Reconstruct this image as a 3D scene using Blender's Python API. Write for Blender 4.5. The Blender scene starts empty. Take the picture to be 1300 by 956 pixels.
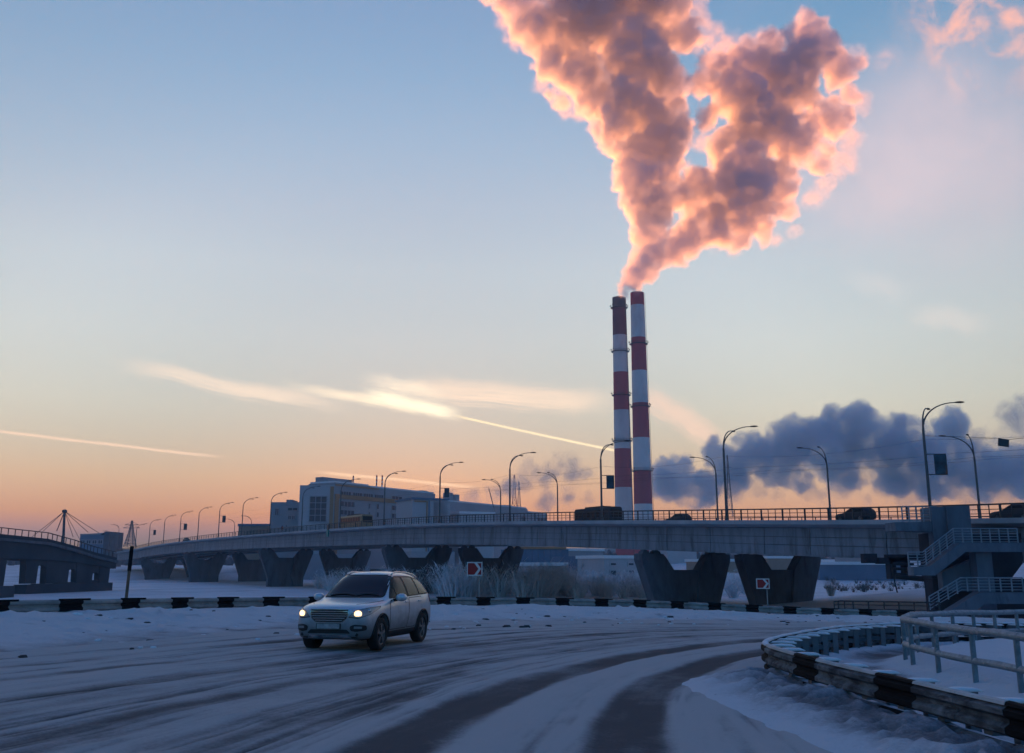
import bpy, bmesh, math, random
import numpy as np
from mathutils import Vector, Matrix
from mathutils.bvhtree import BVHTree
from mathutils.geometry import delaunay_2d_cdt

random.seed(7)
R = math.radians
SC = bpy.context.scene
COL = SC.collection

# ------------------------------------------------------------------ camera
FPX, CAMZ = 1264.0, 1.8
TILT = math.atan(287.0 / FPX)
cam_d = bpy.data.cameras.new("camera")
cam_d.sensor_width = 36.0
cam_d.lens = 36.0 * FPX / 1300.0
cam_d.shift_y = -45.0 / 1300.0
cam_d.clip_start = 0.1
cam_d.clip_end = 30000.0
cam = bpy.data.objects.new("camera", cam_d)
cam.location = (0, 0, CAMZ)
cam.rotation_euler = (math.pi / 2 + TILT, 0, 0)
COL.objects.link(cam)
SC.camera = cam


def ray(px, py):
    a = (px - 650.0) / FPX
    b = (433.0 - py) / FPX
    ct, st = math.cos(TILT), math.sin(TILT)
    return Vector((a, ct - b * st, st + b * ct))


def P(px, py, Y):
    d = ray(px, py)
    k = Y / d.y
    return Vector((d.x * k, Y, CAMZ + d.z * k))


def az_el(px, py):
    d = ray(px, py).normalized()
    return math.atan2(d.x, d.y), math.asin(d.z)


# ------------------------------------------------------------------ sky, sun, exposure
SUN_AZ, SUN_EL = az_el(520, 720)[0], R(0.12)
SC.view_settings.view_transform = 'Standard'
SC.view_settings.look = 'None'
SC.view_settings.gamma = 1.0
SC.render.engine = 'CYCLES'
SC.cycles.use_denoising = True
SC.cycles.max_bounces = 7
SC.cycles.diffuse_bounces = 3
SC.cycles.transparent_max_bounces = 12
SC.cycles.volume_bounces = 5
SC.cycles.volume_step_rate = 2.0
SC.cycles.volume_max_steps = 256
SC.cycles.sample_clamp_indirect = 6.0

world = bpy.data.worlds.new("World")
SC.world = world
world.use_nodes = True
WN, WL = world.node_tree.nodes, world.node_tree.links
WN.clear()


class NT:
    """small helper that writes node trees as expressions"""

    def __init__(self, tree):
        self.t, self.n, self.l = tree, tree.nodes, tree.links

    def node(self, kind, **kw):
        nd = self.n.new(kind)
        for k, v in kw.items():
            setattr(nd, k, v)
        return nd

    def put(self, sock, v):
        if isinstance(v, bpy.types.NodeSocket):
            self.l.new(v, sock)
        elif isinstance(v, (tuple, list)) and len(v) == 3 and sock.type == 'RGBA':
            sock.default_value = (*v, 1.0)
        else:
            sock.default_value = v

    def m(self, op, a, b=None, c=None, clamp=False):
        nd = self.node('ShaderNodeMath', operation=op, use_clamp=clamp)
        for i, v in enumerate((a, b, c)):
            if v is not None:
                self.put(nd.inputs[i], v)
        return nd.outputs[0]

    def smooth(self, v, lo, hi, a=0.0, b=1.0):
        nd = self.node('ShaderNodeMapRange', interpolation_type='SMOOTHSTEP')
        for i, x in enumerate((v, lo, hi, a, b)):
            self.put(nd.inputs[i], x)
        return nd.outputs[0]

    def lin(self, v, lo, hi, a=0.0, b=1.0):
        nd = self.node('ShaderNodeMapRange')
        for i, x in enumerate((v, lo, hi, a, b)):
            self.put(nd.inputs[i], x)
        return nd.outputs[0]

    def xyz(self, x, y, z):
        nd = self.node('ShaderNodeCombineXYZ')
        for i, v in enumerate((x, y, z)):
            self.put(nd.inputs[i], v)
        return nd.outputs[0]

    def sep(self, v):
        nd = self.node('ShaderNodeSeparateXYZ')
        self.put(nd.inputs[0], v)
        return nd.outputs

    def noise(self, vec, scale, detail=4.0, rough=0.55, dist=0.0):
        nd = self.node('ShaderNodeTexNoise')
        if vec is not None:
            self.put(nd.inputs['Vector'], vec)
        nd.inputs['Scale'].default_value = scale
        nd.inputs['Detail'].default_value = detail
        nd.inputs['Roughness'].default_value = rough
        nd.inputs['Distortion'].default_value = dist
        return nd.outputs['Fac']

    def mix(self, f, a, b, blend='MIX'):
        nd = self.node('ShaderNodeMix', data_type='RGBA', blend_type=blend)
        nd.clamp_factor = True
        self.put(nd.inputs[0], f)
        self.put(nd.inputs[6], a)
        self.put(nd.inputs[7], b)
        return nd.outputs[2]


W = NT(world.node_tree)
tc = W.node('ShaderNodeTexCoord')
dx, dy, dz = W.sep(tc.outputs['Generated'])
sky = W.node('ShaderNodeTexSky', sky_type='NISHITA')
sky.sun_disc = False
sky.sun_elevation = SUN_EL
sky.sun_rotation = SUN_AZ
sky.altitude = 100.0
sky.air_density = 1.0
sky.dust_density = 0.1
sky.ozone_density = 3.0
AZ = W.m('ARCTAN2', dx, dy)
EL = W.m('ARCSINE', dz)
PXR = 1.0 / 1296.0
skycol = sky.outputs[0]


def streak(px0, py0, px1, py1, half, soft_end=0.25, nscale=(6, 60), lo=0.35, hi=0.7, detail=5.0, seed=0.0, wob=1.2):
    """mask of a cirrus band between two directions of the sky, broken up by noise stretched along it"""
    a0, e0 = az_el(px0, py0)
    a1, e1 = az_el(px1, py1)
    L = math.hypot(a1 - a0, e1 - e0)
    ux, uy = (a1 - a0) / L, (e1 - e0) / L
    da, de = W.m('SUBTRACT', AZ, a0), W.m('SUBTRACT', EL, e0)
    u = W.m('DIVIDE', W.m('ADD', W.m('MULTIPLY', da, ux), W.m('MULTIPLY', de, uy)), L)
    v = W.m('ADD', W.m('MULTIPLY', da, -uy), W.m('MULTIPLY', de, ux))
    v = W.m('DIVIDE', v, half * PXR)
    wv = W.noise(W.xyz(W.m('MULTIPLY', u, 3.1), seed, 0.0), 1.0, 3.0, 0.5)
    v = W.m('ADD', v, W.m('MULTIPLY', W.m('SUBTRACT', wv, 0.5), wob))
    n = W.noise(W.xyz(W.m('MULTIPLY', u, nscale[0]), W.m('MULTIPLY', v, nscale[1] * half / 100.0), seed), 1.0, detail, 0.6, 0.6)
    n2 = W.m('ADD', v, W.m('MULTIPLY', W.m('SUBTRACT', n, 0.5), 1.9))
    across = W.smooth(W.m('ABSOLUTE', n2), 0.15, 1.0, 1.0, 0.0)
    ends = W.m('MULTIPLY', W.smooth(u, 0.0, soft_end), W.smooth(u, 1.0 - soft_end, 1.0, 1.0, 0.0))
    return W.m('MULTIPLY', W.m('MULTIPLY', across, ends), W.smooth(n, lo - 0.3, hi), None, True)


CLOUDS = [  # mask, displayed linear colour, opacity
    (streak(345, 484, 590, 530, 9, 0.4, (9, 120), 0.35, 0.7, 6, 1.0, 1.6), (1.0, 0.80, 0.55), 0.9),
    (streak(452, 496, 594, 529, 12, 0.3, (7, 100), 0.25, 0.55, 6, 9.0, 0.9), (1.08, 0.90, 0.62), 1.0),
    (streak(450, 480, 590, 504, 15, 0.45, (7, 90), 0.38, 0.7, 6, 19.0, 1.5), (1.02, 0.82, 0.58), 0.8),
    (streak(500, 490, 800, 512, 22, 0.3, (4, 80), 0.4, 0.7, 5, 2.0), (0.98, 0.70, 0.48), 0.75),
    (streak(130, 455, 460, 522, 14, 0.35, (4, 80), 0.35, 0.7, 5, 3.0), (0.93, 0.70, 0.50), 0.7),
    (streak(570, 526, 800, 576, 2.2, 0.12, (9, 500), 0.1, 0.4, 3, 4.0, 0.3), (1.0, 0.77, 0.45), 0.9),
    (streak(-60, 540, 300, 582, 2.6, 0.2, (9, 300), 0.2, 0.6, 3, 5.0), (0.9, 0.60, 0.40), 0.7),
    (streak(385, 597, 620, 620, 3.0, 0.2, (9, 300), 0.1, 0.5, 3, 6.0), (0.92, 0.58, 0.34), 0.7),
    (streak(800, 490, 930, 570, 22, 0.3, (4, 50), 0.3, 0.7, 5, 7.0), (0.86, 0.56, 0.40), 0.7),
    (streak(1140, 396, 1270, 414, 20, 0.4, (3, 60), 0.4, 0.8, 6, 8.0), (0.8, 0.66, 0.55), 0.34),
    (streak(1060, 348, 1170, 376, 20, 0.4, (3, 60), 0.4, 0.8, 6, 10.0), (0.76, 0.66, 0.58), 0.24),
]


def patch(px, py, rx, ry, nsc, lo, hi, seed, ang=0.0):
    a0, e0 = az_el(px, py)
    da, de = W.m('SUBTRACT', AZ, a0), W.m('SUBTRACT', EL, e0)
    u = W.m('DIVIDE', da, rx * PXR)
    v = W.m('DIVIDE', de, ry * PXR)
    r = W.m('SQRT', W.m('ADD', W.m('MULTIPLY', u, u), W.m('MULTIPLY', v, v)))
    n = W.noise(W.xyz(W.m('MULTIPLY', AZ, nsc), W.m('MULTIPLY', EL, nsc), seed), 1.0, 7.0, 0.6, 0.4)
    return W.m('MULTIPLY', W.smooth(r, 0.25, 1.0, 1.0, 0.0), W.smooth(n, lo, hi), None, True)


CLOUDS += [
    (patch(1250, 30, 120, 105, 26, 0.42, 0.68, 11.0), (0.86, 0.40, 0.28), 0.85),
    (patch(1205, 10, 80, 60, 30, 0.42, 0.7, 12.0), (0.80, 0.42, 0.33), 0.7),
    (patch(1190, 190, 210, 190, 9, 0.20, 0.8, 13.0), (0.56, 0.46, 0.48), 0.6),
    (patch(1080, 230, 230, 120, 9, 0.25, 0.75, 14.0), (0.56, 0.50, 0.53), 0.45),
    (patch(1125, 75, 25, 22, 40, 0.35, 0.65, 15.0), (0.74, 0.44, 0.40), 0.5),
]
SKY_STRENGTH, EXPOSURE = 0.12, 2.85
SHOWN = SKY_STRENGTH * 2 ** EXPOSURE
SC.view_settings.exposure = EXPOSURE
# dusty winter air: what the band of air at each height above the horizon does to the clean twilight sky
ramp = W.node('ShaderNodeValToRGB')
els = ramp.color_ramp.elements
stops = [(-90, (0.20, 0.29, 1.5)), (az_el(20, 690)[1], (0.20, 0.29, 1.6)), (az_el(20, 672)[1], (0.34, 0.32, 0.95)),
         (az_el(20, 650)[1], (0.72, 0.42, 0.46)), (az_el(20, 600)[1], (1.22, 0.67, 0.46)), (az_el(20, 500)[1], (1.92, 1.13, 0.67)),
         (az_el(20, 400)[1], (2.30, 1.44, 0.84)), (az_el(20, 300)[1], (2.42, 1.62, 0.95)), (az_el(20, 20)[1], (1.48, 1.50, 1.06)), (R(50), (0.60, 1.15, 1.16)), (R(90), (0.30, 1.15, 1.50))]
els.remove(els[1])
for k, (e, c) in enumerate(stops):
    pos = (max(e, R(-10)) + R(10)) / R(100)
    el = els[0] if k == 0 else els.new(pos)
    el.position = pos
    el.color = (c[0] / 4, c[1] / 4, c[2] / 4, 1)
ramp.color_ramp.interpolation = 'LINEAR'
W.put(ramp.inputs[0], W.lin(EL, R(-10), R(90)))
col = W.mix(1.0, skycol, ramp.outputs[0], 'MULTIPLY')
col = W.mix(1.0, col, (4.0, 4.0, 4.0), 'MULTIPLY')
# the side of the sky away from the sun lies in the blue dusk
away = W.m('ADD', W.m('MULTIPLY', dx, math.sin(SUN_AZ)), W.m('MULTIPLY', dy, math.cos(SUN_AZ)))
col = W.mix(1.0, col, W.mix(W.smooth(away, 0.62, -0.75), (1, 1, 1), (0.24, 0.72, 1.12)), 'MULTIPLY')
col = W.mix(1.0, col, W.mix(W.smooth(away, 0.90, 1.0), (1, 1, 1), (0.68, 0.78, 0.82)), 'MULTIPLY')
for msk, c, amt in CLOUDS:
    f = W.m('MULTIPLY', msk, amt, None, True)
    col = W.mix(f, col, tuple(1.6 * v / SHOWN for v in c))      # the haze takes about a third of it
bg = W.node('ShaderNodeBackground')
bg.inputs['Strength'].default_value = SKY_STRENGTH
W.put(bg.inputs['Color'], col)
wo = W.node('ShaderNodeOutputWorld')
W.l.new(bg.outputs[0], wo.inputs['Surface'])

sun_d = bpy.data.lights.new("sun", 'SUN')
sun_d.energy = 1.65
sun_d.angle = R(0.5)
sun_d.color = (1.0, 0.31, 0.075)
sun = bpy.data.objects.new("sun", sun_d)
SV = Vector((math.sin(SUN_AZ) * math.cos(SUN_EL), math.cos(SUN_AZ) * math.cos(SUN_EL), math.sin(SUN_EL)))
sun.rotation_euler = SV.to_track_quat('Z', 'Y').to_euler()
sun.location = (0, 0, 60)
COL.objects.link(sun)

# ------------------------------------------------------------------ mesh helpers
ORG = {}          # world position of the root every mesh is built against


def props(o, label=None, cat=None, group=None, kind=None):
    if label:
        o['label'] = label
    if cat:
        o['category'] = cat
    if group:
        o['group'] = group
    if kind:
        o['kind'] = kind
    return o


def thing(name, label, cat, loc=(0, 0, 0), rz=0.0, group=None):
    o = bpy.data.objects.new(name, None)
    o.empty_display_size = 0.3
    o.location = loc
    o.rotation_euler = (0, 0, rz)
    COL.objects.link(o)
    ORG[o.name] = Vector(loc)
    return props(o, label, cat, group)


def copy_tree(o, parent=None):
    c = o.copy()
    COL.objects.link(c)
    if parent is not None:
        c.parent = parent
    for ch in list(o.children):
        copy_tree(ch, c)
    return c


class MB:
    def __init__(self):
        self.v, self.f, self.s = [], [], []

    def add(self, vs, fs, smooth=False):
        b = len(self.v)
        self.v += [tuple(p) for p in vs]
        self.f += [tuple(i + b for i in f) for f in fs]
        self.s += [smooth] * len(fs)
        return self

    def hexa(self, p):
        """8 corners: bottom ring 0-3 counter-clockwise, top ring 4-7"""
        return self.add(p, [(3, 2, 1, 0), (4, 5, 6, 7), (0, 1, 5, 4), (1, 2, 6, 5), (2, 3, 7, 6), (3, 0, 4, 7)])

    def box(self, x0, x1, y0, y1, z0, z1):
        return self.hexa([(x0, y0, z0), (x1, y0, z0), (x1, y1, z0), (x0, y1, z0), (x0, y0, z1), (x1, y0, z1), (x1, y1, z1), (x0, y1, z1)])

    def obox(self, c, ex, ey, ez, sx, sy, sz):
        c, ex, ey, ez = Vector(c), Vector(ex) * sx / 2, Vector(ey) * sy / 2, Vector(ez) * sz / 2
        return self.hexa([c - ex - ey - ez, c + ex - ey - ez, c + ex + ey - ez, c - ex + ey - ez,
                          c - ex - ey + ez, c + ex - ey + ez, c + ex + ey + ez, c - ex + ey + ez])

    def beam(self, a, b, w, h, up=(0, 0, 1)):
        a, b, up = Vector(a), Vector(b), Vector(up)
        d = (b - a)
        L = d.length
        d.normalize()
        side = d.cross(up)
        if side.length < 1e-4:
            side = d.cross(Vector((0, 1, 0)))
        side.normalize()
        u2 = side.cross(d)
        return self.obox((a + b) / 2, d, side, u2, L, w, h)

    def tube(self, path, r, n=6, caps=True, smooth=True):
        path = [Vector(p) for p in path]
        rs = r if isinstance(r, (list, tuple)) else [r] * len(path)
        ref = None
        vs = []
        for i, p in enumerate(path):
            d = (path[min(i + 1, len(path) - 1)] - path[max(i - 1, 0)]).normalized()
            if ref is None:
                ref = d.cross(Vector((0, 0, 1)))
                if ref.length < 0.05:
                    ref = d.cross(Vector((0, 1, 0)))
            ref = (ref - d * ref.dot(d)).normalized()
            b = d.cross(ref)
            for k in range(n):
                a = 2 * math.pi * k / n
                vs.append(p + (ref * math.cos(a) + b * math.sin(a)) * rs[i])
        fs = []
        for i in range(len(path) - 1):
            for k in range(n):
                k2 = (k + 1) % n
                fs.append((i * n + k, i * n + k2, (i + 1) * n + k2, (i + 1) * n + k))
        self.add(vs, fs, smooth)
        if caps:
            m = (len(path) - 1) * n
            self.add(vs[:n], [tuple(range(n))[::-1]])
            self.add(vs[m:], [tuple(range(n))])
        return self

    def prism(self, poly, frame, d0, d1):
        """poly: 2-D outline; frame(a, b, d) -> world point"""
        n = len(poly)
        vs = [frame(a, b, d0) for a, b in poly] + [frame(a, b, d1) for a, b in poly]
        fs = [tuple(range(n))[::-1], tuple(range(n, 2 * n))]
        fs += [(i, (i + 1) % n, n + (i + 1) % n, n + i) for i in range(n)]
        return self.add(vs, fs)

    def strip(self, rings, closed=False, smooth=False, caps=False):
        n = len(rings[0])
        vs = [p for r in rings for p in r]
        fs = []
        for i in range(len(rings) - 1):
            for k in range(n if closed else n - 1):
                k2 = (k + 1) % n
                fs.append((i * n + k, i * n + k2, (i + 1) * n + k2, (i + 1) * n + k))
        if caps:
            fs.append(tuple(range(n))[::-1])
            fs.append(tuple(range((len(rings) - 1) * n, len(rings) * n)))
        return self.add(vs, fs, smooth)

    def ball(self, c, r, sx=1, sy=1, sz=1, n=8, m=6):
        c = Vector(c)
        vs, fs = [], []
        for j in range(m + 1):
            t = math.pi * j / m
            for k in range(n):
                a = 2 * math.pi * k / n
                vs.append(c + Vector((math.sin(t) * math.cos(a) * sx, math.sin(t) * math.sin(a) * sy, math.cos(t) * sz)) * r)
        for j in range(m):
            for k in range(n):
                fs.append((j * n + k, (j + 1) * n + k, (j + 1) * n + (k + 1) % n, j * n + (k + 1) % n))
        return self.add(vs, fs, True)

    def build(self, name, mat, parent=None, fix=True, **kw):
        o0 = Vector((0, 0, 0))
        if parent is not None:
            o0 = ORG[parent.name]
        me = bpy.data.meshes.new(name)
        me.from_pydata([(p[0] - o0.x, p[1] - o0.y, p[2] - o0.z) for p in self.v], [], self.f)
        me.polygons.foreach_set('use_smooth', self.s)
        if fix:
            bm = bmesh.new()
            bm.from_mesh(me)
            bmesh.ops.recalc_face_normals(bm, faces=bm.faces)
            bm.to_mesh(me)
            bm.free()
        me.update()
        o = bpy.data.objects.new(name, me)
        if mat is not None:
            me.materials.append(mat)
        COL.objects.link(o)
        if parent is not None:
            o.parent = parent
        ORG[o.name] = o0
        return props(o, **kw) if kw else o


# ------------------------------------------------------------------ materials
def mat(name, base, rough=0.7, metal=0.0, vary=0.0, vscale=1.5, bump=0.0, bscale=20.0, emit=None, estr=0.0, spec=0.4,
        dirt=None, dscale=0.7, dlo=0.5, dhi=0.75, stretch=(1, 1, 1), coat=0.0):
    m = bpy.data.materials.new(name)
    m.use_nodes = True
    t = NT(m.node_tree)
    b = m.node_tree.nodes['Principled BSDF']
    b.inputs['Roughness'].default_value = rough
    b.inputs['Metallic'].default_value = metal
    b.inputs['Specular IOR Level'].default_value = spec
    b.inputs['Coat Weight'].default_value = coat
    c = base
    co = None
    if vary or bump or dirt:
        tcn = t.node('ShaderNodeTexCoord')
        mp = t.node('ShaderNodeMapping')
        mp.inputs['Scale'].default_value = stretch
        t.l.new(tcn.outputs['Object'], mp.inputs[0])
        co = mp.outputs[0]
    if vary:
        n = t.noise(co, vscale, 6.0, 0.6)
        n = t.lin(n, 0.3, 0.7)
        c = t.mix(n, tuple(max(0.0, v * (1 - vary)) for v in base), tuple(v * (1 + vary) for v in base))
    if dirt:
        n = t.noise(co, dscale, 7.0, 0.65, 0.4)
        c = t.mix(t.smooth(n, dlo, dhi), c, dirt)
    t.put(b.inputs['Base Color'], c)
    if bump:
        bp = t.node('ShaderNodeBump')
        bp.inputs['Strength'].default_value = bump
        bp.inputs['Distance'].default_value = 0.05
        t.put(bp.inputs['Height'], t.noise(co, bscale, 5.0, 0.6))
        t.l.new(bp.outputs[0], b.inputs['Normal'])
    if emit:
        b.inputs['Emission Color'].default_value = (*emit, 1)
        b.inputs['Emission Strength'].default_value = estr
    return m


M = {}
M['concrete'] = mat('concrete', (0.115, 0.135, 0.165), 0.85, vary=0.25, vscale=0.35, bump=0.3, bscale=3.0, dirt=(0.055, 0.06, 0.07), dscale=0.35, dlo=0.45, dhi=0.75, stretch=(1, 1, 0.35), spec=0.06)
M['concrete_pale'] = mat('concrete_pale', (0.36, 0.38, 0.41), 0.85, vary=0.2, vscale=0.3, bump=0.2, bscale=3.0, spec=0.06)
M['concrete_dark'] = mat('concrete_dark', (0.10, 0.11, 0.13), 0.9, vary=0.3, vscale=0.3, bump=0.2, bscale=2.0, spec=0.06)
M['girder'] = mat('girder_paint', (0.20, 0.24, 0.29), 0.6, vary=0.18, vscale=0.25, dirt=(0.085, 0.095, 0.11), dscale=0.6, dlo=0.45, dhi=0.75, stretch=(1.6, 1.6, 0.28), spec=0.15)
M['black_steel'] = mat('black_steel', (0.03, 0.033, 0.04), 0.55, vary=0.2)
M['galv'] = mat('galvanised_steel', (0.13, 0.15, 0.17), 0.65, 0.1, vary=0.25, vscale=1.2)
M['rail_white'] = mat('rail_white', (0.30, 0.30, 0.29), 0.7, vary=0.3, vscale=1.5, dirt=(0.14, 0.14, 0.14), dscale=0.9, dlo=0.42, dhi=0.8, bump=0.2, bscale=8, spec=0.15)
M['rail_dirty'] = mat('rail_dirty_white', (0.16, 0.18, 0.20), 0.75, vary=0.4, vscale=1.8, dirt=(0.045, 0.05, 0.06), dscale=2.6, dlo=0.38, dhi=0.62, bump=0.2, bscale=8, spec=0.12, stretch=(1, 1, 3))
M['rail_cap'] = mat('rail_cap_white', (0.44, 0.45, 0.46), 0.7, vary=0.2, vscale=2.0, spec=0.15)
M['rail_black'] = mat('rail_black', (0.008, 0.009, 0.012), 0.8, vary=0.3, vscale=4.0, spec=0.08)
M['blue_pipe'] = mat('grey_blue_pipe', (0.16, 0.22, 0.26), 0.55, 0.2, vary=0.25, vscale=4.0, dirt=(0.32, 0.33, 0.36), dscale=7.0, dlo=0.55, dhi=0.7)
M['frost_pipe'] = mat('frosted_pipe', (0.30, 0.33, 0.36), 0.7, 0.0, vary=0.25, vscale=5.0, dirt=(0.14, 0.19, 0.22), dscale=9.0, dlo=0.5, dhi=0.7)
M['pole'] = mat('lamp_post_paint', (0.10, 0.11, 0.12), 0.6, 0.3, vary=0.2)
M['snow'] = mat('clean_snow', (0.72, 0.74, 0.78), 0.9, vary=0.06, vscale=1.0, bump=0.5, bscale=4.0, spec=0.15)
M['snow_far'] = mat('river_snow', (0.62, 0.64, 0.68), 0.9, vary=0.15, vscale=0.05, dirt=(0.35, 0.37, 0.40), dscale=0.03, dlo=0.5, dhi=0.75, spec=0.1)
M['glass_dark'] = mat('dark_glass', (0.012, 0.016, 0.022), 0.08, spec=0.6)
M['wall_grey'] = mat('grey_cladding', (0.30, 0.31, 0.34), 0.8, vary=0.10, vscale=0.08)
M['wall_pale'] = mat('pale_cladding', (0.40, 0.41, 0.44), 0.8, vary=0.12, vscale=0.08)
M['wall_blue'] = mat('blue_cladding', (0.10, 0.17, 0.26), 0.7, vary=0.2, vscale=0.1)
M['wall_orange'] = mat('orange_trim', (0.36, 0.20, 0.10), 0.7, vary=0.15, vscale=0.2)
M['wall_brown'] = mat('tan_cladding', (0.30, 0.22, 0.17), 0.8, vary=0.15, vscale=0.1)
M['roof_snow'] = mat('snowy_roof', (0.70, 0.72, 0.75), 0.9, vary=0.06, vscale=0.2, spec=0.1)
M['win_far'] = mat('far_window_glass', (0.035, 0.05, 0.075), 0.2, vary=0.4, vscale=0.15)
M['chim_white'] = mat('chimney_white_paint', (0.60, 0.61, 0.62), 0.8, vary=0.12, vscale=0.08, dirt=(0.38, 0.36, 0.36), dscale=0.07, dlo=0.45, dhi=0.8, stretch=(1, 1, 0.3))
M['chim_red'] = mat('chimney_red_paint', (0.40, 0.05, 0.07), 0.8, vary=0.15, vscale=0.08, stretch=(1, 1, 0.3))
M['chim_soot'] = mat('chimney_sooty_top', (0.085, 0.075, 0.075), 0.9, vary=0.25, vscale=0.1)
M['chim_sooty_red'] = mat('chimney_sooty_red', (0.15, 0.045, 0.055), 0.85, vary=0.25, vscale=0.1)
M['rubber'] = mat('tyre_rubber', (0.018, 0.018, 0.02), 0.85, vary=0.3, vscale=6.0)
M['plastic'] = mat('black_plastic', (0.015, 0.016, 0.018), 0.6, vary=0.2, vscale=5.0)
M['sign_red'] = mat('sign_red', (0.30, 0.012, 0.015), 0.5)
M['sign_white'] = mat('sign_white', (0.62, 0.62, 0.62), 0.5, vary=0.06, vscale=4.0)
M['twig'] = mat('frosted_twigs', (0.66, 0.68, 0.72), 0.9, vary=0.2, vscale=0.3)
M['twig_dark'] = mat('bare_twigs', (0.10, 0.09, 0.09), 0.9, vary=0.3, vscale=0.3)
M['wood'] = mat('weathered_wood', (0.13, 0.09, 0.06), 0.85, vary=0.3, vscale=3.0)

# ------------------------------------------------------------------ noise and plan geometry
_rng = np.random.default_rng(3)
_LAT = _rng.random((256, 256))


def vnoise(x, y):
    x = np.asarray(x, float); y = np.asarray(y, float)
    xi, yi = np.floor(x).astype(int), np.floor(y).astype(int)
    fx, fy = x - xi, y - yi
    fx = fx * fx * (3 - 2 * fx); fy = fy * fy * (3 - 2 * fy)
    g = lambda a, b: _LAT[a % 256, b % 256]
    return (g(xi, yi) * (1 - fx) + g(xi + 1, yi) * fx) * (1 - fy) + (g(xi, yi + 1) * (1 - fx) + g(xi + 1, yi + 1) * fx) * fy


def fbm(x, y, oct=4, gain=0.5):
    a, s, t = 1.0, 0.0, 0.0
    for k in range(oct):
        s = s + a * vnoise(x * 2 ** k + 17.3 * k, y * 2 ** k + 5.1 * k)
        t += a
        a *= gain
    return s / t - 0.5


def sstep(v, lo, hi):
    t = np.clip((np.asarray(v, float) - lo) / (hi - lo), 0, 1)
    return t * t * (3 - 2 * t)


def curve(pts, n):
    """Catmull-Rom through plan points, resampled to n points of equal spacing"""
    p = np.array(pts, float)
    p = np.vstack([2 * p[0] - p[1], p, 2 * p[-1] - p[-2]])
    out = []
    for i in range(1, len(p) - 2):
        for t in np.linspace(0, 1, 24, endpoint=False):
            a, b, c, d = p[i - 1], p[i], p[i + 1], p[i + 2]
            out.append(0.5 * (2 * b + (c - a) * t + (2 * a - 5 * b + 4 * c - d) * t * t + (3 * b - a - 3 * c + d) * t ** 3))
    out.append(p[-2])
    out = np.array(out)
    L = np.concatenate([[0], np.cumsum(np.hypot(*np.diff(out, axis=0).T))])
    s = np.linspace(0, L[-1], n)
    return np.stack([np.interp(s, L, out[:, 0]), np.interp(s, L, out[:, 1])], 1), L[-1]


def sdist(X, Y, poly):
    """signed distance to a plan polyline, positive on its left"""
    best = np.full(X.shape, 1e18)
    sgn = np.ones(X.shape)
    for i in range(len(poly) - 1):
        a, b = poly[i], poly[i + 1]
        d = b - a
        L2 = d @ d
        t = np.clip(((X - a[0]) * d[0] + (Y - a[1]) * d[1]) / L2, 0, 1)
        ex, ey = X - a[0] - t * d[0], Y - a[1] - t * d[1]
        r = ex * ex + ey * ey
        m = r < best
        best = np.where(m, r, best)
        sgn = np.where(m, np.sign(d[0] * ey - d[1] * ex), sgn)
    return np.sqrt(best) * np.where(sgn == 0, 1, sgn)


BAR, BARLEN = curve([(-44, -22), (-34, -4), (-24.5, 12), (-18.4, 21.5), (-13.9, 28.2), (-12.4, 30.2), (-8.7, 37.3), (-1.7, 44.5),
                     (5.7, 49), (13.2, 52), (22.5, 54), (36, 55.5), (60, 57)], 260)
INNER, _ = curve([(-0.6, -14), (0.0, -2), (0.7, 6), (1.1, 10), (2.0, 15.9), (3.4, 19.9), (5.0, 23.2), (7.9, 27.4), (11.3, 30.9), (16, 34.6), (24, 38.5), (40, 42), (60, 44)], 260)
OUTER, _ = curve([(-27, -20), (-22.5, -6), (-17, 8), (-12.6, 17), (-9.6, 23), (-7.2, 28), (-3.6, 33.6), (2.0, 39.6), (10.5, 45), (20, 48), (36, 50), (60, 51.5)], 260)
GUARD, GUARDLEN = curve([(6.0, 2.0), (5.4, 7), (5.05, 10.5), (4.8, 12.9), (4.58, 14.7), (4.46, 16.6), (4.5, 18.2), (4.8, 19.5), (5.8, 21.7), (7.8, 25.1), (9.5, 27.2), (10.8, 28.3), (12.6, 29.5), (20, 33.2), (30, 37)], 220)
FENCE, FENCELEN = curve([(7.75, 4), (7.7, 9), (7.66, 13), (7.63, 16.5), (7.66, 19), (7.85, 20.6), (8.3, 21.9), (9.1, 23.4), (10.0, 24.6), (11.3, 25.9), (12.6, 27.1), (14.1, 28.3), (16, 29.6), (20, 31.8), (26, 34)], 200)


def zg(X, Y):
    X = np.asarray(X, float); Y = np.asarray(Y, float)
    sp = np.log1p(np.exp(np.clip(X / 3.0, -30, 30))) * 3.0
    return -0.012 * X - 0.016 * np.minimum(sp, 60) - 0.015 * np.clip(Y - 30, 0, 40)


FLAT = -3.0


def ground_z(X, Y):
    near = np.clip(zg(np.clip(X, -60, 60), np.clip(Y, -60, 80)), -3, 1.2)
    d = sdist(X, Y, BAR)
    far = FLAT + 0.5 * fbm(X / 30, Y / 30, 3) + 2.2 * sstep(np.hypot((X - 62) / 30, (Y - 135) / 38), 1.0, 0.0) + 0.8 * sstep(X, 30, 45) * sstep(Y, 160, 60)
    far = far + 5.0 * sstep(Y + 0.1 * X, 395, 440) + 3.0 * sstep(Y, 440, 900)
    far = far + 28.0 * sstep(Y, 1500, 5000) * (0.5 + fbm(X / 700, Y / 700, 3))
    far = far + 3.0 * sstep(Y - 0.4 * X, 240, 300) * sstep(X, 20, 60)
    k = sstep(d, 1.5, 16)
    return near * (1 - k) + far * k


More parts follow.
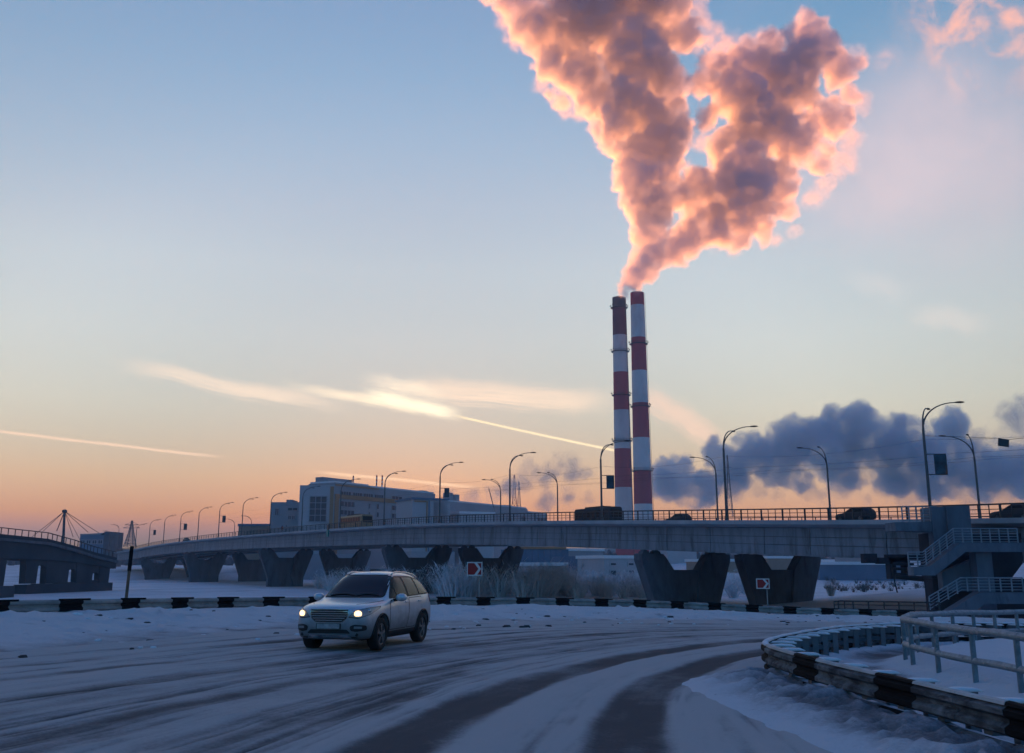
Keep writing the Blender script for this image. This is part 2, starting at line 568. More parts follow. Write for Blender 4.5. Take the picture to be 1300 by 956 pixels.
def axis(lo, hi, step, far_lo, far_hi, n):
    a = np.arange(lo, hi + 1e-6, step)
    g = (np.geomspace(1, 1 + far_hi - hi, n) - 1)[1:]
    h = (np.geomspace(1, 1 + lo - far_lo, n) - 1)[1:]
    return np.concatenate([(lo - h)[::-1], a, hi + g])


def grid_obj(name, xs, ys, zfun, m, smooth=True, drop=None, attrs=None):
    X, Y = np.meshgrid(xs, ys)
    Z = zfun(X, Y)
    nx, ny = len(xs), len(ys)
    idx = np.arange(nx * ny).reshape(ny, nx)
    q = np.stack([idx[:-1, :-1], idx[:-1, 1:], idx[1:, 1:], idx[1:, :-1]], -1).reshape(-1, 4)
    if drop is not None:
        bad = drop(X, Y).reshape(-1)
        q = q[~bad[q].all(1)]
    return sheet(name, np.stack([X, Y, Z], -1).reshape(-1, 3), q, m, smooth, attrs)


def sheet(name, v, q, m, smooth=True, attrs=None):
    me = bpy.data.meshes.new(name)
    me.vertices.add(len(v))
    me.vertices.foreach_set('co', np.asarray(v, float).reshape(-1))
    me.loops.add(q.size)
    me.loops.foreach_set('vertex_index', q.reshape(-1))
    me.polygons.add(len(q))
    me.polygons.foreach_set('loop_start', np.arange(len(q)) * 4)
    me.polygons.foreach_set('use_smooth', np.full(len(q), smooth))
    me.update(calc_edges=True)
    for k, a in (attrs or {}).items():
        at = me.attributes.new(k, 'FLOAT', 'POINT')
        at.data.foreach_set('value', np.asarray(a, float).reshape(-1))
    me.materials.append(m)
    o = bpy.data.objects.new(name, me)
    COL.objects.link(o)
    o['kind'] = 'structure'
    return o


# ---- snow materials of the near surfaces
def snow_mat(name, clean, dirty, attr, rough=0.85, fine=30.0, bumpd=0.02, extra_dark=None, tan=None):
    m = bpy.data.materials.new(name)
    m.use_nodes = True
    t = NT(m.node_tree)
    b = m.node_tree.nodes['Principled BSDF']
    tcn = t.node('ShaderNodeTexCoord')
    co = tcn.outputs['Object']
    a = t.node('ShaderNodeAttribute', attribute_name=attr).outputs['Fac']
    n1 = t.noise(co, 0.9, 6, 0.65, 0.3)
    n2 = t.noise(co, fine, 5, 0.7)
    v = t.m('ADD', a, t.m('MULTIPLY', t.m('SUBTRACT', n1, 0.5), 0.55))
    v = t.m('ADD', v, t.m('MULTIPLY', t.m('SUBTRACT', n2, 0.5), 0.45), None, True)
    c = t.mix(t.smooth(v, 0.08, 0.85), clean, dirty)
    g = t.smooth(t.noise(co, 9.0, 4, 0.7), 0.66, 0.74)
    c = t.mix(t.m('MULTIPLY', g, 0.5), c, (0.13, 0.13, 0.14))
    t.put(b.inputs['Base Color'], c)
    t.put(b.inputs['Roughness'], t.lin(v, 0.0, 1.0, rough, 0.8))
    b.inputs['Specular IOR Level'].default_value = 0.06
    bp = t.node('ShaderNodeBump')
    bp.inputs['Strength'].default_value = 0.7
    bp.inputs['Distance'].default_value = bumpd
    h = t.m('ADD', n2, t.m('MULTIPLY', t.noise(co, 6.0, 5, 0.6), 2.0))
    t.put(bp.inputs['Height'], h)
    t.l.new(bp.outputs[0], b.inputs['Normal'])
    return m


M['road'] = snow_mat('packed_snow_road', (0.44, 0.43, 0.43), (0.075, 0.078, 0.088), 'wear', 0.8, 22.0, 0.012)
M['bank'] = snow_mat('ploughed_snow', (0.60, 0.60, 0.62), (0.16, 0.16, 0.17), 'dirt', 0.9, 16.0, 0.03)
M['verge'] = snow_mat('trodden_snow', (0.60, 0.62, 0.66), (0.12, 0.12, 0.13), 'dirt', 0.9, 18.0, 0.03)
M['land'] = M['snow_far']

# ---- land: one sheet out to the horizon
xs = axis(-60, 70, 0.8, -9000, 9000, 60)
ys = axis(-25, 75, 0.8, -400, 14000, 90)
land = grid_obj('ground', xs, ys, lambda X, Y: ground_z(X, Y) - 0.25 * sstep(-sdist(X, Y, BAR), -0.5, 1.5), M['land'])

# ---- a long ridge added on the horizon to shade land and steam from sun
_rx = np.linspace(-16000, 16000, 260)
_ry = np.linspace(11000, 13400, 14)
RX, RY = np.meshgrid(_rx, _ry)
M['ridge'] = mat('wooded_ridge', (0.10, 0.12, 0.15), 0.95, vary=0.3, vscale=0.004)
grid_obj('shading_hills', _rx, _ry, lambda X, Y: 10 + 222 * sstep(np.abs(Y - 12200), 1200, 0) * (0.93 + 0.22 * fbm(X / 900, Y / 900, 4)), M['ridge'])

# ---- road: curved grid between the inner and outer edge lines
NU, NV = 420, 330
iu = np.linspace(0, 259, NU)
lerp = lambda c: np.stack([np.interp(iu, np.arange(260), c[:, 0]), np.interp(iu, np.arange(260), c[:, 1])], 1)
# use camera-side density: resample so that the part in view is finely divided
I2, O2 = lerp(INNER), lerp(OUTER)
vm = np.linspace(-2.4, 15.5, NV)
wv = vm / 14.0
GX = I2[:, None, 0] * (1 - wv)[None] + O2[:, None, 0] * wv[None]
GY = I2[:, None, 1] * (1 - wv)[None] + O2[:, None, 1] * wv[None]
um = np.concatenate([[0], np.cumsum(np.hypot(np.diff(GX[:, NV // 2]), np.diff(GY[:, NV // 2])))])
UU, VV = np.meshgrid(um, vm, indexing='ij')
wob = 0.22 * fbm(UU / 9, UU * 0 + 3, 2)
wear = np.zeros_like(UU)
for c, hw, amt, s in ((0.0, 0.42, 1.0, 0.14), (1.95, 0.40, 1.0, 0.16), (5.1, 0.22, 0.45, 0.2), (6.5, 0.28, 0.55, 0.2), (8.15, 0.20, 0.4, 0.2),
                      (9.3, 0.25, 0.6, 0.2), (10.9, 0.32, 0.8, 0.2), (12.7, 0.14, 0.45, 0.15), (3.9, 0.12, 0.3, 0.15), (7.3, 0.1, 0.3, 0.12), (10.0, 0.1, 0.4, 0.12)):
    d = np.abs(VV + wob + 0.16 * fbm(UU / 4 + c * 7, VV * 2, 3) - c)
    patchy = np.clip(0.74 + 0.9 * fbm(UU / 4 + c, VV * 1.6 + c, 4, 0.6), 0, 1) if amt == 1.0 else np.clip(0.55 + 2.2 * fbm(UU / 6 + 3 * c, VV * 1.3 + c, 4), 0, 1.1)
    wear = np.maximum(wear, amt * patchy * sstep(d, hw + s, hw - s))
streaks = np.clip(0.22 + 2.6 * fbm(UU / 8, VV * 4.5, 5, 0.75), 0, 1) * (0.6 + 0.8 * fbm(UU / 3, VV, 3))
wear = np.clip(np.maximum(wear, streaks * sstep(VV, 15.5, 12.5)) + 0.30 * sstep(VV, 2.4, 4.0) * sstep(VV, 9.5, 6.5) * (0.8 + 1.2 * fbm(UU / 5, VV * 1.5, 4)), 0, 1)
GZ = zg(GX, GY) - 0.045 * wear + 0.05 * fbm(UU / 1.8, VV * 2.6, 4, 0.6) + 0.022 * fbm(UU * 2, VV * 5, 3) + 0.02
idx = np.arange(NU * NV).reshape(NU, NV)
q = np.stack([idx[:-1, :-1], idx[:-1, 1:], idx[1:, 1:], idx[1:, :-1]], -1).reshape(-1, 4)
sheet('road', np.stack([GX, GY, GZ], -1).reshape(-1, 3), q[:, ::-1], M['road'], True, {'wear': wear})

# ---- ploughed snow bank between road and far guard rail
NUb, NVb = 900, 60
iu = np.linspace(0, 259, NUb)
Ob, Bb = lerp(OUTER), lerp(BAR)
# pair by nearest barrier point
pair = np.array([Bb[np.argmin(((Bb - o) ** 2).sum(1))] for o in Ob])
for _ in range(40):
    pair[1:-1] = (pair[:-2] + pair[2:] + pair[1:-1]) / 3
ts = np.linspace(-0.22, 1.35, NVb)
GX = Ob[:, None, 0] * (1 - ts)[None] + pair[:, None, 0] * ts[None]
GY = Ob[:, None, 1] * (1 - ts)[None] + pair[:, None, 1] * ts[None]
um = np.concatenate([[0], np.cumsum(np.hypot(np.diff(GX[:, 20]), np.diff(GY[:, 20])))])
UU, TT = np.meshgrid(um, ts, indexing='ij')
rise = sstep(TT, -0.05, 0.80) * (0.40 + 0.2 * fbm(UU / 3.5, TT * 2, 3) - 0.2 * sstep(GX, 2, 16)) - 0.9 * sstep(TT, 1.03, 1.35)
lump = (0.16 * fbm(GX / 1.8, GY / 1.8, 4, 0.5) + 0.16 * fbm(GX / 0.5, GY / 0.5, 4, 0.6)) * sstep(TT, -0.1, 0.35) * sstep(TT, 1.2, 0.8)
lump = lump + 0.22 * (0.14 - np.abs(fbm((GX + 0.7 * GY) / 1.3, (GY - 0.5 * GX) / 0.7, 4, 0.55))) * sstep(TT, 0.0, 0.3) * sstep(TT, 1.1, 0.85)
ch = np.clip(fbm(GX / 0.22 + 40, GY / 0.22, 2) - 0.22, 0, 1) * 0.5 * sstep(TT, 0.05, 0.3) * sstep(TT, 0.95, 0.7)
GZ = zg(GX, GY) - 0.05 + 0.07 * sstep(TT, -0.2, 0.02) + rise + lump + ch
dirt = np.clip(0.5 * sstep(TT, 0.42, -0.1) + 1.5 * np.clip(np.abs(fbm((GX + 0.7 * GY) / 1.3, (GY - 0.5 * GX) / 0.7, 4, 0.55)) - 0.12, 0, 1) + 0.25 * fbm(GX / 2, GY / 2, 4) + ch * 2.0 + 0.35 * np.clip(fbm(GX / 0.6, GY / 0.6 + 9, 3) - 0.2, 0, 1) * 4, 0, 1)
idx = np.arange(NUb * NVb).reshape(NUb, NVb)
q = np.stack([idx[:-1, :-1], idx[:-1, 1:], idx[1:, 1:], idx[1:, :-1]], -1).reshape(-1, 4)
GZ_BANK = GZ
sheet('snow_bank', np.stack([GX, GY, GZ], -1).reshape(-1, 3), q[:, ::-1], M['bank'], True, {'dirt': dirt})


# ---- verge of the near guard rail: trodden path, snow inside the railing, grey pile beside the road
def verge_parts(X, Y):
    g = sdist(X, Y, GUARD)       # positive: road side
    f = sdist(X, Y, FENCE)       # positive: path side
    inside = sstep(-f, -0.3, 0.9)
    path = sstep(-g, 0.35, 0.8) * sstep(f, 0.15, 0.7)
    h = 0.03 + 0.30 * inside + 0.10 * sstep(-g, 0.0, 0.4) * (1 - path) + 0.14 * fbm(X / 1.3, Y / 1.3, 4) * (inside * 0.7 + 0.3)
    h = h + 0.05 * fbm(X / 0.3, Y / 0.3, 3) * (1 - inside * 0.6)
    pile = sstep(g, 1.8, 0.4) * sstep(g, -0.5, 0.1) * sstep(Y, 20.0, 17.5)
    clump = np.abs(fbm(X / 0.45, Y / 0.45, 4, 0.6))
    h = h + pile * (0.14 + 0.9 * clump * 0.55)
    h = h - 0.16 * sstep(g, 1.4, 2.2) - 0.2 * sstep(g, 0.1, 0.8) * (1 - pile) * sstep(Y, 17.0, 19.5)
    dirt = np.clip(0.62 * path * (0.8 + 1.6 * fbm(X / 0.8, Y / 1.4, 4)) + 0.62 * pile * (0.9 + 2.0 * (0.18 - clump)) + 0.12 * fbm(X, Y, 3), 0, 1)
    return g, h, dirt


vx, vy = np.arange(2.6, 27, 0.115), np.arange(1.0, 40, 0.135)
VX, VY = np.meshgrid(vx, vy)
vg, vh, vd = verge_parts(VX, VY)
grid_obj('snow_verge', vx, vy, lambda X, Y: zg(X, Y) + vh, M['verge'], True, lambda X, Y: vg > 2.1, {'dirt': vd})


def verge_z(x, y):
    a, b = np.array([[x]]), np.array([[y]])
    return float((zg(a, b) + verge_parts(a, b)[1])[0, 0])


def bank_z(x, y):
    return float(zg(np.array(x), np.array(y))) + 0.36


# ---- frozen clods thrown up along the bank and the road edge
_cr = random.Random(8)
_cl = {True: MB(), False: MB()}
for k in range(420):
    i_ = _cr.randrange(120, NUb - 260)
    tt = _cr.uniform(-0.15, 0.85) if _cr.random() < 0.75 else _cr.uniform(-0.6, -0.1)
    x = Ob[i_, 0] * (1 - tt) + pair[i_, 0] * tt
    y = Ob[i_, 1] * (1 - tt) + pair[i_, 1] * tt
    j_ = int(np.clip((tt + 0.22) / 1.57 * (NVb - 1), 0, NVb - 1))
    z = float(GZ_BANK[i_, j_]) if tt > -0.2 else float(zg(x, y)) + 0.02
    r_ = _cr.uniform(0.02, 0.07) * (1.7 if _cr.random() < 0.12 else 1.0)
    n = 6
    rings = []
    for f, q in ((-0.5, 0.8), (0.1, 1.0), (0.6, 0.6)):
        rings.append([(x + r_ * q * _cr.uniform(0.7, 1.3) * 1.5 * math.cos(2 * math.pi * a / n), y + r_ * q * _cr.uniform(0.7, 1.3) * math.sin(2 * math.pi * a / n), z + r_ * f) for a in range(n)])
    _cl[_cr.random() < 0.45].strip(rings, closed=True, caps=True)
M['clod_dark'] = mat('dirty_ice', (0.07, 0.07, 0.075), 0.9, vary=0.4, vscale=6, spec=0.05)
_cl[True].build('dark_clods', M['clod_dark'], None, kind='stuff')
_cl[False].build('snow_clods', M['snow'], None, kind='stuff')

# ------------------------------------------------------------------ overpass: bridge coordinates (s along, t across away from the camera, z up)
BA = P(1180, 661.5, 87.0)
BB = P(176, 692, 403.0)
_d = Vector((BB.x - BA.x, BB.y - BA.y, 0)).normalized()
_n = Vector((-_d.y, _d.x, 0)) * -1
BD, BN = _d, _n


def bw(s, t, z):
    return Vector((BA.x + BD.x * s + BN.x * t, BA.y + BD.y * s + BN.y * t, z))


def on_edge(px, py, t=0.0):
    """station and height where the sight line of a picture point meets the vertical plane t"""
    d = ray(px, py)
    o = Vector((BA.x + BN.x * t, BA.y + BN.y * t, 0))
    k = (o.x * BN.x + o.y * BN.y) / (d.x * BN.x + d.y * BN.y)
    p = d * k
    return (p.x - BA.x) * BD.x + (p.y - BA.y) * BD.y, CAMZ + p.z


_tab = sorted([on_edge(*p) for p in ((1300, 662), (1180, 661.3), (1000, 660.5), (860, 660), (720, 660.5), (620, 662), (520, 664.5), (430, 670.5), (330, 678),
                                     (279, 682), (228, 687.5), (190, 692.5), (165, 699))])
_ts, _tz = np.array([a for a, b in _tab]), np.array([b for a, b in _tab])
_fs = np.linspace(_ts[0] - 20, _ts[-1] + 40, 400)
_fz = np.interp(_fs, _ts, _tz)
for _ in range(500):
    _fz[1:-1] = (_fz[:-2] + _fz[2:]) * 0.25 + _fz[1:-1] * 0.5


def deck_z(s):
    return float(np.interp(s, _fs, _fz))


S0, S1 = -16.0, 425.0
GD = 2.95       # girder depth below the slab edge
SLAB = 0.5


def overpass(t0, width, label, panels):
    root = thing('overpass', label, 'bridge', bw(60, t0 + width / 2, FLAT), 0, 'parallel decks of the overpass')
    st = np.arange(S0, S1 + 1, 7.2)
    mb = MB()       # slab with thin edge, cantilevered past the girder
    prof = [(0, 0), (0, -0.42), (0.25, -SLAB), (1.35, -SLAB - 0.22), (width - 1.35, -SLAB - 0.22), (width - 0.25, -SLAB), (width, -0.42), (width, 0), (width - 1.6, 0.0),
            (width - 1.62, -0.12), (1.62, -0.12), (1.6, 0)]
    mb.strip([[bw(s, t0 + a, deck_z(s) + b) for a, b in prof] for s in st], closed=True, caps=True)
    mb.build('deck_slab', M['concrete_pale'], root)
    mb = MB()       # steel box behind the face panels
    b0, b1 = 1.45, width - 1.45
    box = [(b0, -SLAB - 0.225), (b0, -SLAB - GD + 0.05), (b0 + 3.6, -SLAB - GD + 0.05), (b0 + 3.6, -SLAB - 0.9), (b1 - 3.6, -SLAB - 0.9), (b1 - 3.6, -SLAB - GD + 0.05), (b1, -SLAB - GD + 0.05), (b1, -SLAB - 0.225)]
    mb.strip([[bw(s, t0 + a, deck_z(s) + b) for a, b in box] for s in st], closed=True, caps=True)
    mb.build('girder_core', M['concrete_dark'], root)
    mb = MB()       # bottom flange
    fl = [(b0 - 0.3, -SLAB - GD + 0.045), (b0 - 0.3, -SLAB - GD - 0.06), (b0 + 3.9, -SLAB - GD - 0.06), (b0 + 3.9, -SLAB - GD + 0.045)]
    mb.strip([[bw(s, t0 + a, deck_z(s) + b) for a, b in fl] for s in st], closed=True, caps=True)
    fl = [(b1 - 3.9, -SLAB - GD + 0.045), (b1 - 3.9, -SLAB - GD - 0.06), (b1 + 0.3, -SLAB - GD - 0.06), (b1 + 0.3, -SLAB - GD + 0.045)]
    mb.strip([[bw(s, t0 + a, deck_z(s) + b) for a, b in fl] for s in st], closed=True, caps=True)
    mb.build('flange', M['girder'], root)
    if panels:
        s = S0 + 0.4
        k = 0
        while s < S1 - 7:
            L = (7.6, 6.6, 7.1, 9.2, 6.3, 8.4)[k % 6]
            mb = MB()
            za, zb = deck_z(s + 0.05), deck_z(s + L - 0.05)
            # three plates with dark grooves between, the stiffener at the joint
            for lo, hi, pr in ((0.25, 1.12, 0.0), (1.17, 1.92, 0.03), (1.97, GD - 0.06, 0.05)):
                c = [bw(s + 0.05, t0 + 1.27 - pr, za - SLAB - hi), bw(s + L - 0.05, t0 + 1.27 - pr, zb - SLAB - hi), bw(s + L - 0.05, t0 + 1.42, zb - SLAB - hi), bw(s + 0.05, t0 + 1.42, za - SLAB - hi)]
                d = [bw(s + 0.05, t0 + 1.27 - pr, za - SLAB - lo), bw(s + L - 0.05, t0 + 1.27 - pr, zb - SLAB - lo), bw(s + L - 0.05, t0 + 1.42, zb - SLAB - lo), bw(s + 0.05, t0 + 1.42, za - SLAB - lo)]
                mb.hexa(c + d)
            mb.build('girder_panel', M['girder'], root)
            s += L
            k += 1
    return root


BW1, BT2 = 14.8, 16.2
deck_near = overpass(0.0, BW1, 'near deck of the long steel overpass on concrete piers, panelled side towards the road', True)
deck_far = overpass(BT2, BW1, 'far deck of the twin overpass, hidden behind the near deck and seen between the piers', False)


def pier(s, t0, root, zbot=FLAT - 1.0):
    """wall pier shaped like a wide cup: two leaning arms on a tapered wall, bearings on top"""
    zt = deck_z(s) - SLAB - GD - 0.55
    H = zt - zbot
    fr = lambda d0: (lambda a, b, d: bw(s + d, t0 + a, zt + b))
    base = min(H, 9.0)
    w = BW1
    lo = -H
    notch = -1.9
    foot = 2.75
    k = min(1.0, 6.2 / H)
    f = fr(0)
    lowz = max(lo, -7.0)
    wall = [(4.0, notch), (foot + 0.35, lowz), (foot + 0.35, lo), (w - foot - 0.35, lo), (w - foot - 0.35, lowz), (w - 4.0, notch)]
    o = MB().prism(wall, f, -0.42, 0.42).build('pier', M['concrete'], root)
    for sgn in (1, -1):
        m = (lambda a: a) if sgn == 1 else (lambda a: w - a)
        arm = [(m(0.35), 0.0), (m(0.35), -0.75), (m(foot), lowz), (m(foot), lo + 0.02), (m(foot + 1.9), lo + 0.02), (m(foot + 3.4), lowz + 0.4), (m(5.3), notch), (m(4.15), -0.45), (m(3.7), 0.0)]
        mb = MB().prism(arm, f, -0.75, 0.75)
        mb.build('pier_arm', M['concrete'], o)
        bb = MB()
        for a in (1.3, 3.0):
            bb.prism([(m(a) - 0.55, 0), (m(a) - 0.4, 0.34), (m(a) + 0.4, 0.34), (m(a) + 0.55, 0)], f, -0.45, 0.45)
            bb.prism([(m(a) - 0.3, 0.34), (m(a) - 0.3, 0.50), (m(a) + 0.3, 0.50), (m(a) + 0.3, 0.34)], f, -0.3, 0.3)
        bb.build('bearing', M['concrete_dark'], o)
    return o


for px in (809.5, 486, 329, 233):
    s, _ = on_edge(px, 704, 0.35)
    pier(s, 0.0, deck_near)
    pier(s, BT2, deck_far)
s_last, _ = on_edge(178, 706, 0.35)
pier(s_last, 0.0, deck_near)
pier(s_last, BT2, deck_far)

# ---- railing along the near edge
rl = thing('bridge_railing', 'dark steel railing along the near edge of the overpass deck', 'railing', bw(0, 0.3, deck_z(0)))
stn = np.arange(S0, S1, 6.0)
for hh, w in ((1.12, 0.13), (0.72, 0.06), (0.38, 0.05)):
    mb = MB()
    mb.strip([[bw(s, 0.34 - w / 2, deck_z(s) + hh - w / 2), bw(s, 0.34 + w / 2, deck_z(s) + hh - w / 2), bw(s, 0.34 + w / 2, deck_z(s) + hh + w / 2), bw(s, 0.34 - w / 2, deck_z(s) + hh + w / 2)] for s in stn], closed=True, caps=True)
    mb.build('rail', M['black_steel'], rl)
pos = np.arange(S0 + 0.5, S1 - 1, 1.0)
far_posts = MB()
pm = None
for i, s in enumerate(pos):
    big = i % 3 == 0
    if i < 230:
        if pm is None:
            pm = {}
        if big not in pm:
            a = 0.075 if big else 0.035
            mb = MB()
            c = bw(s, 0.34, deck_z(s))
            mb.beam(c, c + Vector((0, 0, 1.07 if not big else 1.16)), a * 2, a * 2)
            o = mb.build('post', M['black_steel'], rl)
            pm[big] = (o, c)
        else:
            o0, c0 = pm[big]
            o = o0.copy()
            COL.objects.link(o)
            o.location = o0.location + (bw(s, 0.34, deck_z(s)) - c0)
    elif big:
        c = bw(s, 0.34, deck_z(s))
        far_posts.beam(c, c + Vector((0, 0, 1.1)), 0.12, 0.12)
far_posts.build('far_post', M['black_steel'], rl, kind='stuff')

rl2 = thing('bridge_railing', 'dark railing on the far edge of the far deck of the overpass', 'railing', bw(0, BT2 + BW1, deck_z(0)))
for hh, w in ((1.10, 0.12), (0.6, 0.05)):
    MB().strip([[bw(s, BT2 + BW1 - 0.34 + a, deck_z(s) + hh + b) for a, b in ((-w / 2, -w / 2), (w / 2, -w / 2), (w / 2, w / 2), (-w / 2, w / 2))] for s in stn], closed=True, caps=True).build('rail', M['black_steel'], rl2)
fp = MB()
for s in np.arange(S0, S1, 2.5):
    c = bw(s, BT2 + BW1 - 0.34, deck_z(s))
    fp.beam(c, c + Vector((0, 0, 1.08)), 0.1, 0.1)
fp.build('post', M['black_steel'], rl2, kind='stuff')


# ---- street lamps: tapered mast, two curved arms, two heads
def lamp(s, t, side, label, group, H=10.3):
    p = bw(s, t, deck_z(s))
    rz = math.atan2(BN.y, BN.x) + (0 if side > 0 else math.pi)
    return p, rz


def make_lamp(name='street_lamp'):
    r = thing(name, '', 'street lamp')
    mb = MB()
    mb.tube([(0, 0, 0), (0, 0, 1.6), (0, 0, 7.9)], [0.17, 0.14, 0.115], 10)
    mb.build('mast', M['pole'], r)
    MB().tube([(0, 0, -0.02), (0, 0, 0.5)], [0.24, 0.2], 10).build('base', M['pole'], r)
    for ang, L, top in ((-27, 3.3, 10.3), (27, 3.05, 10.1)):
        ca, sa = math.cos(R(ang)), math.sin(R(ang))
        path = []
        for k in range(11):
            f = k / 10
            a = f * math.pi / 2
            x = L * (1 - math.cos(a)) * 0.98
            path.append((x * ca, x * sa, 7.75 + (top - 7.75) * math.sin(a) ** 0.9))
        a = MB().tube(path, [0.085 - 0.004 * k for k in range(11)], 6).build('arm', M['pole'], r)
        h = MB()
        e = Vector(path[-1])
        u = Vector((ca, sa, 0.04)).normalized()
        v = Vector((-sa, ca, 0))
        rings = []
        for q, w, hh in ((-0.15, 0.05, 0.05), (0.05, 0.11, 0.09), (0.35, 0.17, 0.12), (0.62, 0.15, 0.09), (0.78, 0.05, 0.03)):
            c = e + u * q
            rings.append([c + v * (w * math.cos(z)) + Vector((0, 0, 1)) * (hh * math.sin(z) * (1.0 if math.sin(z) > 0 else 0.7)) for z in np.linspace(0, 2 * math.pi, 8, endpoint=False)])
        h.strip(rings, closed=True, smooth=True, caps=True)
        h.build('lamp_head', M['plastic'], r)
    return r


lamp0 = make_lamp()
near_lamps = [(1182, 'tallest street lamp, beside the stair block of the overpass, with a banner on its mast'),
              (922.5, 'street lamp on the near railing right of the chimneys, in front of the grey steam'),
              (764, 'street lamp just left of the striped chimneys, with a banner low on its mast'),
              (647.3, 'street lamp in front of the right end of the grey building and its steam'),
              (558, 'street lamp with a small dark box on its mast in front of the grey building'),
              (487.6, 'street lamp in front of the window bands of the grey building'),
              (432, 'street lamp in front of the orange edged corner of the grey building'),
              (383.5, 'street lamp whose mast stands against the tall glass panel wing'),
              (343.4, 'street lamp at the left edge of the low grey annex'),
              (308, 'street lamp just left of the annex, over the low tan building'),
              (278.7, 'street lamp with a square board, second to the left of the annex'),
              (252.7, 'street lamp without board between the two lamps that carry boards'),
              (230, 'street lamp with a board, fourth from the left end of the near deck row'),
              (209.8, 'street lamp without board, third from the left end of the near deck row'),
              (191.6, 'street lamp with a board, second from the left end of the near deck row'),
              (175, 'smallest street lamp of the near deck row, at its left end')]
NEAR = []
for i, (px, lab) in enumerate(near_lamps):
    s, _ = on_edge(px, 655, 0.8)
    o = lamp0 if i == 0 else copy_tree(lamp0)
    p, rz = lamp(s, 0.8, 1, '', '')
    o.location, o.rotation_euler = p, (0, 0, rz)
    o['label'], o['group'] = lab, 'street lamps along the near edge of the overpass'
    NEAR.append((s, p))
FARL = []
for px, lab in ((1244, 'left leaning street lamp behind the stair block, right of the tallest lamp'), (1054, 'street lamp with arms to the left, alone in the middle of the grey steam'),
                (911, 'short street lamp with arms to the left, first right of the chimneys'), (708, 'street lamp with arms to the left, right of the grey building'),
                (635.5, 'street lamp with arms to the left, in front of the low white roof'), (320, 'small street lamp with arm to the left above the low tan building'),
                (299, 'small street lamp with arm to the left in bare sky')):
    s, _ = on_edge(px, 650, BT2 + BW1 - 1.2)
    if s > S1 - 3:
        continue
    o = copy_tree(lamp0)
    p, rz = lamp(s, BT2 + BW1 - 1.2, -1, '', '')
    o.location, o.rotation_euler = p, (0, 0, rz)
    o['label'], o['group'] = lab, 'street lamps along the far edge of the overpass'
    FARL.append((s, p))

# ---- banners on the masts
M['banner'] = mat('banner_print', (0.02, 0.06, 0.09), 0.6, vary=0.8, vscale=1.6, dirt=(0.22, 0.07, 0.02), dscale=0.9, dlo=0.55, dhi=0.7)
M['board_dark'] = mat('board_back', (0.03, 0.05, 0.06), 0.6, vary=0.3)


def banner(px0, px1, py0, py1, s, label, t=0.8, m='banner', group='banners on the lamp masts'):
    c = bw(s, t, 0)
    a, b = P(px0, py1, c.y), P(px1, py0, c.y)
    z0, z1 = a.z, b.z
    x0, x1 = a.x, b.x
    r = thing('banner', label, 'banner', (c.x, c.y, z0), 0, group)
    MB().box(x0, x1, c.y - 0.03, c.y + 0.03, z0, z1).build('board', M[m], r)
    f = MB()
    for z in (z0 - 0.03, z1 + 0.03):
        f.box(min(c.x, x0) - 0.02, x1 + 0.04, c.y - 0.045, c.y + 0.045, z - 0.04, z + 0.04)
    f.box(x1 + 0.0, x1 + 0.06, c.y - 0.045, c.y + 0.045, z0, z1)
    f.build('frame', M['black_steel'], r)


banner(1187.5, 1200, 577, 602, NEAR[0][0], 'colourful blue and green banner with an orange foot on the tallest lamp')
banner(770, 779, 604, 620, NEAR[2][0], 'dark banner on the lamp mast, against the left chimney')
banner(564, 570, 620, 631, NEAR[4][0], 'small dark banner with red foot in front of the steaming roof')
banner(282, 286.5, 655, 663, NEAR[10][0], 'small dark square board nearest the grey annex, on a lamp mast', m='board_dark')
banner(233, 237.5, 665, 672.5, NEAR[12][0], 'small dark square board on a lamp, middle of the three at the left', m='board_dark')
banner(194.5, 198, 673, 679, NEAR[14][0], 'smallest dark square board, leftmost of the three at the left', m='board_dark')

# ---- overhead wires and the hanging sign
M['wire'] = mat('wire', (0.02, 0.02, 0.022), 0.6)
wire_labels = ['upper trolley wire strung over the overpass right of the chimneys', 'middle trolley wire over the overpass, just under the upper one',
               'lowest trolley wire strung over the overpass', 'sagging wire hung from mast to mast along the near lamps']
for k, (t, hgt, sag) in enumerate(((5.0, 6.0, 0.2), (8.0, 5.8, 0.25), (11.5, 5.9, 0.2), (0.95, 7.0, 0.6))):
    stations = [NEAR[0][0] - 24] + [s for s, _ in NEAR]
    path = []
    for a, b in zip(stations[:-1], stations[1:]):
        for j in range(8):
            f = j / 8
            s = a + (b - a) * f
            path.append(bw(s, t, deck_z(s) + hgt - sag * 4 * f * (1 - f)))
    r = MB().tube(path, 0.010, 4).build('overhead_wire', M['wire'], None)
    props(r, wire_labels[k], 'wire', 'overhead wires along the overpass')
sgp = P(1274, 562, 92)
r = thing('hanging_sign', 'small dark tilted sign hung from wires at the right edge, above the leaning lamp', 'sign', sgp)
ang = R(-8)
MB().obox(sgp, (math.cos(ang), 0, math.sin(ang)), (0, 1, 0), (-math.sin(ang), 0, math.cos(ang)), 1.0, 0.05, 0.72).build('board', M['board_dark'], r)
wq = MB()
wq.tube([NEAR[0][1] + Vector((0, 0, 7.3)), sgp + Vector((-0.5, 0, 0.42)), sgp + Vector((0.5, 0, 0.28)), bw(-26, 1, deck_z(-15) + 6.4)], 0.02, 4)
wq.build('wire', M['wire'], r)

# ------------------------------------------------------------------ guard rails
WSEC = [(0.0, 0.155), (0.03, 0.145), (0.082, 0.115), (0.082, 0.06), (0.02, 0.02), (0.02, -0.02), (0.082, -0.06), (0.082, -0.115), (0.03, -0.145), (0.0, -0.155)]


